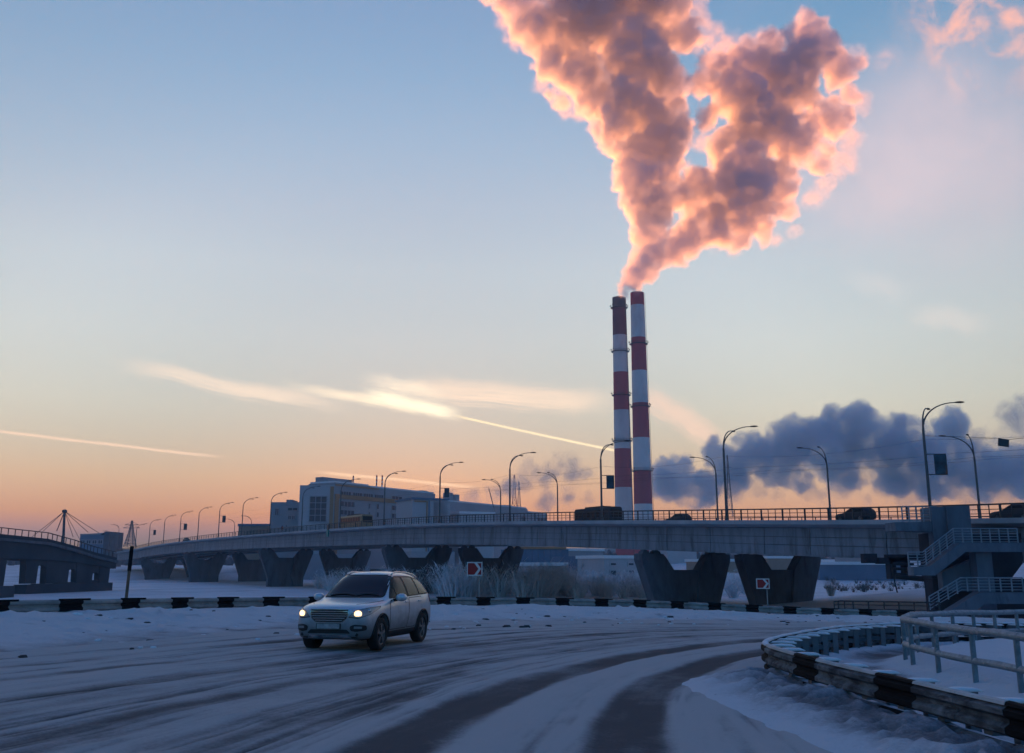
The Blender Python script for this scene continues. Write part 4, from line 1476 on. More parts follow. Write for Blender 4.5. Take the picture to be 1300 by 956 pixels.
# things seen below the deck, right of the middle piers
U = [  # px0, px1, py_top, Y, wall, roof, label, windows rows
    (653, 722, 697, 330, 'wall_blue', None, 'long pale blue industrial hall with an orange roof strip under the overpass', ()),
    (722, 766, 698.5, 345, 'wall_grey', 'roof_snow', 'grey workshop with snowy slanted roof beside the blue hall', ()),
    (744, 767, 706, 300, 'wall_blue', None, 'dark blue box shaped shed left of the white house', ()),
    (767, 812, 708, 290, 'wall_pale', 'roof_snow', 'white two storey house with small square windows under the overpass', ((715, 717.5), (724.5, 730.5))),
    (652, 719, 717.5, 262, 'wall_brown', 'roof_snow', 'long low shed with bright snow edge on its roof among the frosted bushes', ()),
    (521, 577, 700, 350, 'wall_grey', None, 'grey industrial building showing between the middle piers', ((708, 712),)),
    (848, 885, 697, 420, 'wall_pale', None, 'pale building seen through the notch of the right-hand pier', ()),
    (905, 945, 712, 330, 'wall_brown', 'roof_snow', 'yellowish low building with snowy roof between the two right piers', ((727, 730), (734, 737))),
    (1040, 1150, 716, 300, 'wall_blue', 'roof_snow', 'long bluish depot with snowy roof right of the right-hand pier', ()),
    (1095, 1137, 704, 360, 'wall_grey', 'roof_snow', 'grey shed with snowy gable behind the long depot', ()),
    (975, 1035, 708, 380, 'wall_brown', 'roof_snow', 'tan building with snowy roof seen through the right pier notch', ()),
    (380, 470, 703, 395, 'wall_grey', None, 'grey retaining building at the foot of the large grey building', ()),
]
for (a, b, pt, Y, wm, rm, lab, rows) in U:
    A_, B_ = P(a, 720, Y), P(b, 720, Y + 6)
    r = thing('industrial_building', lab, 'building', ((A_.x + B_.x) / 2, Y, FLAT), 0, 'low buildings beyond the piers')
    f_, L_, o = block(r, A_, B_, 14, FLAT - 1, zz(pt + (1 if rm else 0), Y), 'wall', wm, rm)
    n = max(2, int(L_ / 6))
    for row in rows:
        for q in range(n):
            u = L_ * (q + 0.5) / n
            window(f_, r, u - 0.9, u + 0.9, zz(row[1], Y), zz(row[0], Y), 1, 'window', wm)
    if lab.startswith('long pale'):
        mb = MB(); fbox(mb, f_, 0, L_ * 0.95, zz(696.9, Y), zz(694, Y), -5, 0.4); mb.build('orange_trim', M['wall_orange'], r)
        for q in range(1, 9):
            mb = MB(); fbox(mb, f_, L_ * q / 9 - 0.2, L_ * q / 9 + 0.2, FLAT, zz(698, Y), 0, 0.25); mb.build('pilaster', M['wall_blue'], r)

# ------------------------------------------------------------------ old bridge on the left
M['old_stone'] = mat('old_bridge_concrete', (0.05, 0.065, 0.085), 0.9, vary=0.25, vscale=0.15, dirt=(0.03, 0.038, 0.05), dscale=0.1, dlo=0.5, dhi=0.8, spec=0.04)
ol = thing('old_bridge', 'older dark concrete bridge with arched piers at the far left', 'bridge', (P(70, 720, 190).x, 190, FLAT))
OA, OB = P(-60, 690, 166), P(152, 700, 214)
od = Vector((OB.x - OA.x, OB.y - OA.y, 0)).normalized()
on = Vector((od.y, -od.x, 0))
OL = (Vector((OB.x, OB.y, 0)) - Vector((OA.x, OA.y, 0))).length
of = lambda u, v, d: (OA.x + od.x * u + on.x * d, OA.y + od.y * u + on.y * d, v)


def o_at(px):
    d_ = ray(px, 700)
    den = d_.x * on.x + d_.y * on.y
    k_ = (OA.x * on.x + OA.y * on.y) / den
    return (Vector((d_.x * k_, d_.y * k_, 0)) - Vector((OA.x, OA.y, 0))).dot(od), d_.y * k_


def o_z(px, py):
    return P(px, py, o_at(px)[1]).z


top = [(px, py) for px, py in ((-420, 672), (-40, 677), (0, 678), (60, 684), (95, 693), (120, 701), (149, 708))]
bot = [(149, 722), (120, 717), (95, 713.5), (60, 711), (0, 708.5), (-40, 707.5), (-420, 705)]
poly = [(o_at(a)[0], o_z(a, b)) for a, b in top] + [(o_at(a)[0], o_z(a, b)) for a, b in bot]
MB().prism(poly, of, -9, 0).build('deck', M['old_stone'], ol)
mb = MB()
for (a, b), (c_, d_) in zip(top[:-1], top[1:]):
    mb.beam(of(o_at(a)[0], o_z(a, b) + 1.1, -0.2), of(o_at(c_)[0], o_z(c_, d_) + 1.1, -0.2), 0.15, 0.15)
    nq = max(6, int(abs(c_ - a) / 8))
    for q in range(nq):
        f = q / nq
        u = o_at(a)[0] * (1 - f) + o_at(c_)[0] * f
        z_ = o_z(a, b) * (1 - f) + o_z(c_, d_) * f
        mb.beam(of(u, z_, -0.2), of(u, z_ + 1.1, -0.2), 0.12, 0.12)
mb.build('railing', M['black_steel'], ol)
cor = [of(o_at(a)[0], o_z(a, b) - 0.9, 0.25) for a, b in top]
mb = MB()
for a, b in zip(cor[:-1], cor[1:]):
    mb.beam(a, b, 0.5, 0.5)
mb.build('cornice', M['concrete'], ol)
for (a, b, yb) in ((-390, -350, 756), (-270, -230, 756), (-150, -110, 756), (-30, 11, 756), (38, 52, 741), (64, 80, 741), (80, 91.5, 741), (102.5, 122, 741), (131.5, 143, 741)):
    u0, u1 = o_at(a)[0], o_at(b)[0]
    c_ = (a + b) / 2
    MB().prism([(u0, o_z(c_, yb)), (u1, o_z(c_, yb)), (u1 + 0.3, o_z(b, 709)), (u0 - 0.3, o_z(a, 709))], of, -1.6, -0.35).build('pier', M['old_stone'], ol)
for (a, b, ytop, ybot) in ((52, 64, 717, 741), (91.5, 102.5, 722, 739), (122, 131.5, 726.5, 736.5)):
    u0, u1 = o_at(a)[0], o_at(b)[0]
    zt_, zr = o_z((a + b) / 2, 708), o_z((a + b) / 2, ytop)
    rr = (u1 - u0) / 2
    zs = zr - rr * 0.75
    # spandrel with a round headed opening beneath
    arc = [(u0 + rr - rr * math.cos(t), zs + rr * 0.75 * math.sin(t)) for t in np.linspace(0, math.pi, 9)]
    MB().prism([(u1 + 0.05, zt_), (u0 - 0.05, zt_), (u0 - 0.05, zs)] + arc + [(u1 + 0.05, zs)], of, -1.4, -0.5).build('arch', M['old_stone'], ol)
    MB().prism([(u0, o_z((a + b) / 2, ybot)), (u1, o_z((a + b) / 2, ybot)), (u1, o_z((a + b) / 2, 742)), (u0, o_z((a + b) / 2, 742))], of, -1.45, -0.48).build('sill', M['old_stone'], ol)
MB().prism([(o_at(35)[0], o_z(90, 756)), (o_at(145)[0], o_z(90, 756)), (o_at(145)[0], o_z(90, 741)), (o_at(37)[0], o_z(90, 741))], of, -2.4, 0.3).build('plinth', M['old_stone'], ol)
MB().box(P(-8, 720, 166).x, P(14, 720, 166).x, 163, 168, FLAT - 1, zz(744, 166)).build('footing', M['old_stone'], ol)

# mast with guy cables above the old bridge
Y = 420
ms = thing('cable_mast', 'tall mast with fanned guy cables rising over the old bridge', 'mast', (P(80, 720, Y).x, Y, FLAT))
tp = P(82, 649, Y)
MB().tube([(P(79.5, 720, Y).x, Y, FLAT), tp], [0.75, 0.5], 8).build('mast', M['old_stone'], ms)
MB().ball(tp, 0.95, 1.2, 1.2, 0.8).build('mast_head', M['old_stone'], ms)
for k, (px, py) in enumerate(((54, 675), (30, 690), (72, 674), (93, 682), (112, 676), (126, 677), (104, 690))):
    MB().tube([tp, tp.lerp(P(px, py, Y - 6 + 3 * k), 1.0)], 0.11 if k != 2 else 0.2, 4).build('cable', M['old_stone'], ms)


# ------------------------------------------------------------------ lattice towers
def lattice(px, ptop, pbase, Y, w0, label, arms=((0.72, 1.0), (0.84, 0.8)), stripes=False):
    base = P(px, pbase, Y)
    H = P(px, ptop, Y).z - base.z
    r = thing('lattice_tower', label, 'pylon', base, 0, 'lattice towers on the skyline')
    mb = MB()
    hw = lambda f: w0 / 2 * (1 - f) ** 1.3 + 0.25
    lv = np.linspace(0, 1, 9)
    co = lambda f: [(base.x + sx_ * hw(f), Y + sy_ * hw(f), base.z + f * H) for sx_, sy_ in ((-1, -1), (1, -1), (1, 1), (-1, 1))]
    for a, b in zip(lv[:-1], lv[1:]):
        A4, B4 = co(a), co(b)
        for i in range(4):
            mb.beam(A4[i], B4[i], 0.26, 0.26)
            mb.beam(A4[i], B4[(i + 1) % 4], 0.13, 0.13)
            mb.beam(A4[(i + 1) % 4], B4[i], 0.13, 0.13)
            mb.beam(B4[i], B4[(i + 1) % 4], 0.13, 0.13)
    mb.build('lattice', M['galv'] if not stripes else M['chim_red'], r)
    for f, L in arms:
        am = MB()
        z_ = base.z + f * H
        am.beam((base.x - w0 * L, Y, z_), (base.x + w0 * L, Y, z_), 0.25, 0.25)
        am.beam((base.x - w0 * L, Y, z_), (base.x, Y, z_ + 1.4), 0.12, 0.12)
        am.beam((base.x + w0 * L, Y, z_), (base.x, Y, z_ + 1.4), 0.12, 0.12)
        am.build('crossarm', M['galv'], r)
    return r


lattice(165, 661, 694, 500, 4.2, 'lattice pylon on the skyline just right of the old bridge')
lattice(148, 676, 694, 560, 2.6, 'small lattice mast between the old bridge and the pylon', arms=((0.8, 0.5),))
lattice(653, 603, 660, 590, 3.6, 'thin red lattice tower in the steam right of the grey building', arms=((0.75, 0.7),), stripes=True)
lattice(659, 612, 660, 640, 2.6, 'thin grey lattice tower beside the red one', arms=((0.8, 0.5),))
lattice(927, 578, 656, 700, 3.6, 'pale lattice tower behind the lamp right of the chimneys', arms=((0.6, 0.6), (0.8, 0.6)))
cr = thing('crane_boom', 'thin slanting boom rising over the low white roof', 'crane', P(628, 648, 420))
MB().beam(P(627, 645, 420), P(620.5, 620, 420), 0.35, 0.35).build('boom', M['galv'], cr)
MB().beam(P(627, 645, 420), P(629, 652, 420), 0.9, 0.9).build('cab', M['wall_grey'], cr)

# small distant lamps beyond the left end of the overpass
lampfar = copy_tree(lamp0)
for k, (px, Y, lab) in enumerate(((149, 470, 'tiny distant street lamp left of the pylon, by the old bridge'), (140, 440, 'tiny distant street lamp just right of the dark blue block'))):
    o = lampfar if k == 0 else copy_tree(lamp0)
    q = P(px, 697, Y)
    o.location, o.rotation_euler = (q.x, Y, P(px, 666 + 8 * k, Y).z - 10.2), (0, 0, math.pi)
    o['label'], o['group'] = lab, 'distant lamps by the old bridge'

# ------------------------------------------------------------------ frosted bushes, bare trees, distant woods


def bush_geo(mb, c, h, w, n, rnd, thick=0.02):
    for _ in range(n):
        a = rnd.uniform(0, 2 * math.pi)
        r0 = rnd.uniform(0, 0.3) * w
        lean = rnd.uniform(0.1, 0.75)
        L = h * rnd.uniform(0.45, 1.05)
        p0 = Vector((c[0] + math.cos(a) * r0, c[1] + math.sin(a) * r0, c[2]))
        p1 = p0 + Vector((math.cos(a) * lean * w * 0.5, math.sin(a) * lean * w * 0.5, L * 0.6))
        p2 = p1 + Vector((math.cos(a + rnd.uniform(-1, 1)) * w * 0.25, math.sin(a + rnd.uniform(-1, 1)) * w * 0.25, L * 0.4))
        s = Vector((-math.sin(a) + 0.3, math.cos(a), 0)).normalized() * thick
        mb.add([p0 - s * 1.5, p0 + s * 1.5, p1 + s, p1 - s, p2], [(0, 1, 2, 3), (3, 2, 4)])
        for _k in range(4):
            f = rnd.uniform(0.25, 0.95)
            q0 = p0.lerp(p1, f) if rnd.random() < 0.5 else p1.lerp(p2, f)
            dv = Vector((rnd.uniform(-1, 1), rnd.uniform(-1, 1), rnd.uniform(0.1, 1.2))) * L * 0.2
            s2 = dv.cross(Vector((rnd.uniform(-1, 1), rnd.uniform(-1, 1), 0.3))).normalized() * thick * 0.9
            mb.add([q0 - s2, q0 + s2, q0 + dv], [(0, 1, 2)])


rnd = random.Random(5)
mb = MB()
for k in range(230):
    px = rnd.uniform(640, 835) if k < 150 else rnd.choice((rnd.uniform(560, 640), rnd.uniform(880, 960), rnd.uniform(400, 560)))
    Y = rnd.uniform(165, 255)
    x = P(px, 740, Y).x
    zg_ = float(ground_z(np.array([[x]]), np.array([[Y]]))[0, 0])
    h = rnd.uniform(2.2, 5.2) * (1.15 if px < 720 else 0.85)
    bush_geo(mb, (x, Y, zg_ - 0.1), h, h * 0.95, 60, rnd, 0.055)
mb.build('frosted_bushes', M['twig'], None, kind='stuff')
mb = MB()
for k in range(60):
    px = rnd.uniform(1040, 1200)
    Y = rnd.uniform(190, 300)
    x = P(px, 740, Y).x
    zg_ = float(ground_z(np.array([[x]]), np.array([[Y]]))[0, 0])
    h = rnd.uniform(0.6, 1.8)
    bush_geo(mb, (x, Y, zg_ - 0.1), h, h, 20, rnd, 0.04)
for k in range(46):     # dry weeds on the banks near the road
    d_ = rnd.uniform(20, BARLEN - 45)
    p_, t_ = pt_on(BAR, BARLEN, d_)
    o_ = rnd.uniform(0.6, 4.0)
    x, y = p_[0] - t_[1] * o_, p_[1] + t_[0] * o_
    zg_ = float(ground_z(np.array([[x]]), np.array([[y]]))[0, 0])
    bush_geo(mb, (x, y, zg_ - 0.05), rnd.uniform(0.3, 0.75), 0.5, 7, rnd, 0.008)
mb.build('dry_weeds', M['twig_dark'], None, kind='stuff')
bt = thing('small_bush', 'small bare bush standing on the white mound right of the right pier', 'bush', P(1055, 757, 120))
mb = MB()
bush_geo(mb, P(1055, 757, 120), 2.0, 1.4, 40, rnd, 0.03)
mb.build('twigs', M['twig'], bt)

M['far_wood'] = mat('distant_wood', (0.055, 0.065, 0.08), 0.95, vary=0.3, vscale=0.02)
mb = MB()
for (x0, x1, Y, h) in ((-700, 900, 900, 9), (-500, 500, 620, 5), (-1600, 2200, 1500, 22)):
    x = x0
    while x < x1:
        hh = h * rnd.uniform(0.5, 1.1)
        w = h * rnd.uniform(0.3, 0.55)
        yy = Y + rnd.uniform(-40, 40)
        z0 = float(ground_z(np.array([[x]]), np.array([[yy]]))[0, 0]) - 0.5
        n = 6
        rings = []
        for f, rr in ((0, 0.7), (0.3, 1.0), (0.65, 0.8), (0.88, 0.4), (1.0, 0.05)):
            rings.append([(x + w * rr * math.cos(2 * math.pi * i / n) * rnd.uniform(0.75, 1.2), yy + w * rr * math.sin(2 * math.pi * i / n), z0 + hh * f * rnd.uniform(0.94, 1.05)) for i in range(n)])
        mb.strip(rings, closed=True, smooth=False)
        x += w * rnd.uniform(0.5, 1.3)
mb.build('distant_woods', M['far_wood'], None, kind='stuff')

# ------------------------------------------------------------------ the oncoming car
def paint(name, base, metal=0.35, rough=0.28):
    m = bpy.data.materials.new(name)
    m.use_nodes = True
    t = NT(m.node_tree)
    b = m.node_tree.nodes['Principled BSDF']
    co = t.node('ShaderNodeTexCoord').outputs['Object']
    x, y, z = t.sep(co)
    n = t.noise(co, 3.0, 6, 0.65)
    low = t.smooth(t.m('ADD', z, t.m('MULTIPLY', t.m('SUBTRACT', n, 0.5), 0.5)), 1.0, 0.35)
    c = t.mix(t.m('MULTIPLY', low, 0.8), base, (0.075, 0.075, 0.08))     # road salt and slush, plus a dark reflection painted into the lower sides
    t.put(b.inputs['Base Color'], c)
    b.inputs['Metallic'].default_value = metal
    t.put(b.inputs['Roughness'], t.lin(low, 0, 1, rough, 0.75))
    b.inputs['Coat Weight'].default_value = 0.3
    b.inputs['Coat Roughness'].default_value = 0.15
    return m


M['silver'] = paint('silver_white_paint', (0.60, 0.64, 0.70))
M['chrome'] = mat('chrome', (0.55, 0.56, 0.58), 0.18, 0.9)
M['windscreen'] = mat('windscreen', (0.010, 0.012, 0.018), 0.05, spec=0.45)
M['tinted'] = mat('tinted_side_glass', (0.008, 0.008, 0.010), 0.12, spec=0.12)
M['lamp_glass'] = mat('lamp_glass', (0.30, 0.31, 0.33), 0.12, 0.3, spec=0.8)
M['lamp_on'] = mat('lit_headlight', (0.9, 0.8, 0.65), 0.3, emit=(1.0, 0.62, 0.28), estr=0.35)
M['lamp_core'] = mat('lit_bulb', (1, 0.9, 0.75), 0.3, emit=(1.0, 0.80, 0.52), estr=1.3)
M['tail_red'] = mat('tail_light', (0.28, 0.01, 0.012), 0.25)
M['alloy'] = mat('dirty_alloy', (0.16, 0.16, 0.17), 0.5, 0.6, vary=0.3, vscale=8)
M['plate'] = mat('number_plate', (0.30, 0.31, 0.33), 0.6, vary=0.35, vscale=14.0)
M['interior'] = mat('car_interior', (0.01, 0.01, 0.012), 0.9)

CAR_SEC = [
    # distance from nose: 9 half-section points (half width, height)
    (0.00, ((0, .36), (.42, .36), (.52, .39), (.60, .56), (.585, .74), (.52, .82), (.42, .875), (.24, .90), (0, .91))),
    (0.07, ((0, .29), (.60, .29), (.70, .33), (.755, .56), (.73, .78), (.64, .865), (.52, .92), (.30, .945), (0, .955))),
    (0.22, ((0, .25), (.70, .25), (.80, .29), (.845, .57), (.815, .83), (.74, .92), (.60, .97), (.33, .99), (0, .995))),
    (0.50, ((0, .24), (.72, .24), (.83, .29), (.885, .60), (.862, .885), (.80, .965), (.64, 1.005), (.35, 1.025), (0, 1.03))),
    (0.90, ((0, .24), (.72, .24), (.83, .29), (.895, .62), (.875, .93), (.82, 1.005), (.66, 1.04), (.36, 1.062), (0, 1.068))),
    (1.18, ((0, .24), (.72, .24), (.83, .29), (.893, .63), (.878, .965), (.83, 1.03), (.69, 1.075), (.38, 1.098), (0, 1.105))),
    (1.34, ((0, .24), (.72, .24), (.83, .29), (.893, .63), (.880, .985), (.815, 1.06), (.715, 1.15), (.41, 1.20), (0, 1.215))),
    (1.72, ((0, .24), (.72, .24), (.83, .29), (.893, .63), (.882, 1.005), (.785, 1.20), (.665, 1.415), (.39, 1.475), (0, 1.495))),
    (1.98, ((0, .24), (.72, .24), (.83, .29), (.893, .64), (.882, 1.015), (.770, 1.29), (.618, 1.565), (.365, 1.625), (0, 1.643))),
    (2.20, ((0, .24), (.72, .24), (.83, .29), (.893, .64), (.882, 1.02), (.765, 1.31), (.608, 1.608), (.36, 1.660), (0, 1.675))),
    (2.75, ((0, .24), (.72, .24), (.83, .29), (.893, .64), (.882, 1.035), (.760, 1.32), (.600, 1.617), (.355, 1.668), (0, 1.682))),
    (3.30, ((0, .24), (.72, .24), (.83, .29), (.893, .65), (.878, 1.05), (.750, 1.32), (.585, 1.59), (.345, 1.645), (0, 1.66))),
    (3.80, ((0, .25), (.72, .25), (.83, .30), (.890, .66), (.868, 1.065), (.730, 1.30), (.560, 1.535), (.335, 1.59), (0, 1.605))),
    (4.10, ((0, .28), (.72, .28), (.81, .33), (.865, .68), (.835, 1.065), (.700, 1.26), (.535, 1.43), (.32, 1.475), (0, 1.485))),
    (4.27, ((0, .33), (.66, .33), (.76, .38), (.805, .70), (.765, 1.03), (.645, 1.14), (.50, 1.24), (.30, 1.275), (0, 1.28))),
    (4.33, ((0, .42), (.55, .42), (.62, .45), (.66, .70), (.64, .93), (.56, 1.01), (.43, 1.07), (.25, 1.09), (0, 1.095))),
]
CL = 4.33


def loft_body(sec, scale=(1, 1, 1), sub=2, wells=(0.87, 3.47), well_r=0.405):
    n = 9
    vs, fs = [], []
    for l, pts in sec:
        for y, z in pts:
            vs.append((y * scale[0], (l - CL / 2) * scale[1], z * scale[2]))
        for y, z in pts[1:-1][::-1]:
            vs.append((-y * scale[0], (l - CL / 2) * scale[1], z * scale[2]))
    m = 2 * n - 2
    for i in range(len(sec) - 1):
        for k in range(m):
            fs.append((i * m + k, i * m + (k + 1) % m, (i + 1) * m + (k + 1) % m, (i + 1) * m + k))
    for base in (0, (len(sec) - 1) * m):
        for k in range(n - 1):
            a, b = base + k, base + k + 1
            c, d = base + (m - k - 1) % m, base + (m - k) % m
            q = []
            for x in (a, b, c, d):
                if x not in q:
                    q.append(x)
            fs.append(tuple(q) if base == 0 else tuple(q[::-1]))
    me = bpy.data.meshes.new('body')
    me.from_pydata(vs, [], fs)
    bm = bmesh.new()
    bm.from_mesh(me)
    bmesh.ops.recalc_face_normals(bm, faces=bm.faces)
    bm.to_mesh(me)
    bm.free()
    me.polygons.foreach_set('use_smooth', [True] * len(me.polygons))
    o = bpy.data.objects.new('body', me)
    COL.objects.link(o)
    md = o.modifiers.new('s', 'SUBSURF')
    md.levels = md.render_levels = sub
    tmp = []
    if wells:
        for l in wells:
            for sgn in (1, -1):
                c = MB().tube([(sgn * 0.52, (l - CL / 2) * scale[1], 0.345), (sgn * 1.2, (l - CL / 2) * scale[1], 0.345)], well_r, 28, smooth=False).build('cutter', None, None)
                tmp.append(c)
                bo = o.modifiers.new('b', 'BOOLEAN')
                bo.operation = 'DIFFERENCE'
                bo.object = c
                bo.solver = 'EXACT'
    dg = bpy.context.evaluated_depsgraph_get()
    me2 = bpy.data.meshes.new_from_object(o.evaluated_get(dg))
    o.modifiers.clear()
    o.data = me2
    bpy.data.meshes.remove(me)
    for c in tmp:
        cm = c.data
        bpy.data.objects.remove(c)
        bpy.data.meshes.remove(cm)
    return o


def bvh_of(o):
    me = o.data
    return BVHTree.FromPolygons([v.co.copy() for v in me.vertices], [tuple(p.vertices) for p in me.polygons])


def rounded(pts, r=0.0, n=1):
    """resample an outline; corners cut with radius r"""
    out = []
    N = len(pts)
    for i in range(N):
        p0, p1, p2 = Vector(pts[i - 1]), Vector(pts[i]), Vector(pts[(i + 1) % N])
        a, b = (p0 - p1), (p2 - p1)
        ra = min(r, a.length * 0.45, b.length * 0.45)
        if ra > 1e-5:
            s, e = p1 + a.normalized() * ra, p1 + b.normalized() * ra
            for k in range(5):
                t = k / 4
                out.append(s * (1 - t) ** 2 + p1 * 2 * t * (1 - t) + e * t * t)
        else:
            out.append(p1)
    return out


def patch_on(bvh, outline, frame, direction, off, step=0.05, rim=0.0):
    """skin of an outline laid on the body along a direction, raised by off, with a rim turned back by rim"""
    pts = []
    N = len(outline)
    for i in range(N):
        a, b = Vector(outline[i]), Vector(outline[(i + 1) % N])
        k = max(1, int((b - a).length / step))
        for j in range(k):
            pts.append(a.lerp(b, j / k))
    nb = len(pts)
    xs_ = [p[0] for p in pts]; ys_ = [p[1] for p in pts]

    def inside(x, y):
        c = False
        for i in range(nb):
            x1, y1 = pts[i]; x2, y2 = pts[(i + 1) % nb]
            if (y1 > y) != (y2 > y) and x < (x2 - x1) * (y - y1) / (y2 - y1) + x1:
                c = not c
        return c
    inn = []
    gx_ = min(xs_) + step / 2
    while gx_ < max(xs_):
        gy_ = min(ys_) + step / 2
        while gy_ < max(ys_):
            if inside(gx_, gy_) and min((p[0] - gx_) ** 2 + (p[1] - gy_) ** 2 for p in pts) > (step * 0.45) ** 2:
                inn.append(Vector((gx_, gy_)))
            gy_ += step
        gx_ += step
    allp = pts + inn
    v2, _, f2, *_ = delaunay_2d_cdt(allp, [], [list(range(nb))], 1, 1e-6)
    d = Vector(direction).normalized()
    vs = []
    for p in v2:
        o_ = Vector(frame(p[0], p[1]))
        hit = bvh.ray_cast(o_ - d * 4, d)
        if hit[0] is None:
            hit = bvh.find_nearest(o_)
        q, nn = hit[0], hit[1]
        if nn.dot(d) > 0:
            nn = -nn
        vs.append(q + nn * off)
    mb = MB()
    mb.add(vs, f2, True)
    if rim:
        ed = {}
        for f in f2:
            for i in range(len(f)):
                e = (f[i], f[(i + 1) % len(f)])
                if (e[1], e[0]) in ed:
                    del ed[(e[1], e[0])]
                else:
                    ed[e] = 1
        for a, b in ed:
            mb.add([vs[a], vs[b], vs[b] + d * rim, vs[a] + d * rim], [(1, 0, 3, 2)])
    return mb


def wheel_mesh(mb_t, mb_r, x, y, R_=0.345, w=0.235, sgn=1):
    prof = [(-w / 2, R_ - 0.10), (-w / 2, R_ - 0.03), (-w / 2 + 0.03, R_), (w / 2 - 0.03, R_), (w / 2, R_ - 0.03), (w / 2, R_ - 0.10), (w / 2 - 0.02, R_ - 0.115), (-w / 2 + 0.02, R_ - 0.115)]
    n = 32
    rings = []
    for i in range(n + 1):
        a = 2 * math.pi * i / n
        rings.append([(x + p * sgn, y + r * math.cos(a), R_ + r * math.sin(a)) for p, r in prof])
    mb_t.strip(rings, closed=True, smooth=True)
    ox = x + sgn * (w / 2 - 0.025)
    rr = R_ - 0.11
    ringr = lambda r, dx: [(ox + sgn * dx, y + r * math.cos(2 * math.pi * i / n), R_ + r * math.sin(2 * math.pi * i / n)) for i in range(n)]
    mb_r.strip([ringr(rr, 0.0), ringr(rr - 0.02, 0.012), ringr(rr - 0.035, -0.05)], closed=True, smooth=True)
    mb_r.strip([ringr(rr - 0.035, -0.06), ringr(0.01, -0.06)], closed=True)
    for k in range(5):
        for o_ in (-0.12, 0.12):
            a = 2 * math.pi * k / 5 + 0.3
            p0 = Vector((ox + sgn * 0.0, y + 0.045 * math.cos(a), R_ + 0.045 * math.sin(a)))
            p1 = Vector((ox - sgn * 0.012, y + (rr - 0.02) * math.cos(a + o_), R_ + (rr - 0.02) * math.sin(a + o_)))
            mb_r.beam(p0, p1, 0.035, 0.04, up=(1, 0, 0))
    mb_r.tube([(ox - sgn * 0.05, y, R_), (ox + sgn * 0.02, y, R_)], 0.055, 12)


car = thing('car', 'silver white off-roader with lit headlights driving round the snowy bend', 'car')
ORG['body'] = Vector((0, 0, 0))
body = loft_body(CAR_SEC)
body.name = 'body'
body.data.materials.append(M['silver'])
body.parent = car
ORG[body.name] = Vector((0, 0, 0))
BV = bvh_of(body)
L2 = lambda l: l - CL / 2
front = lambda x, z: (x, -1.0, z)
side = lambda sgn: (lambda l, z: (sgn * 0.9, L2(l), z))
topf = lambda x, l: (x, L2(l), 1.0)
FWD = (0, 1, 0)
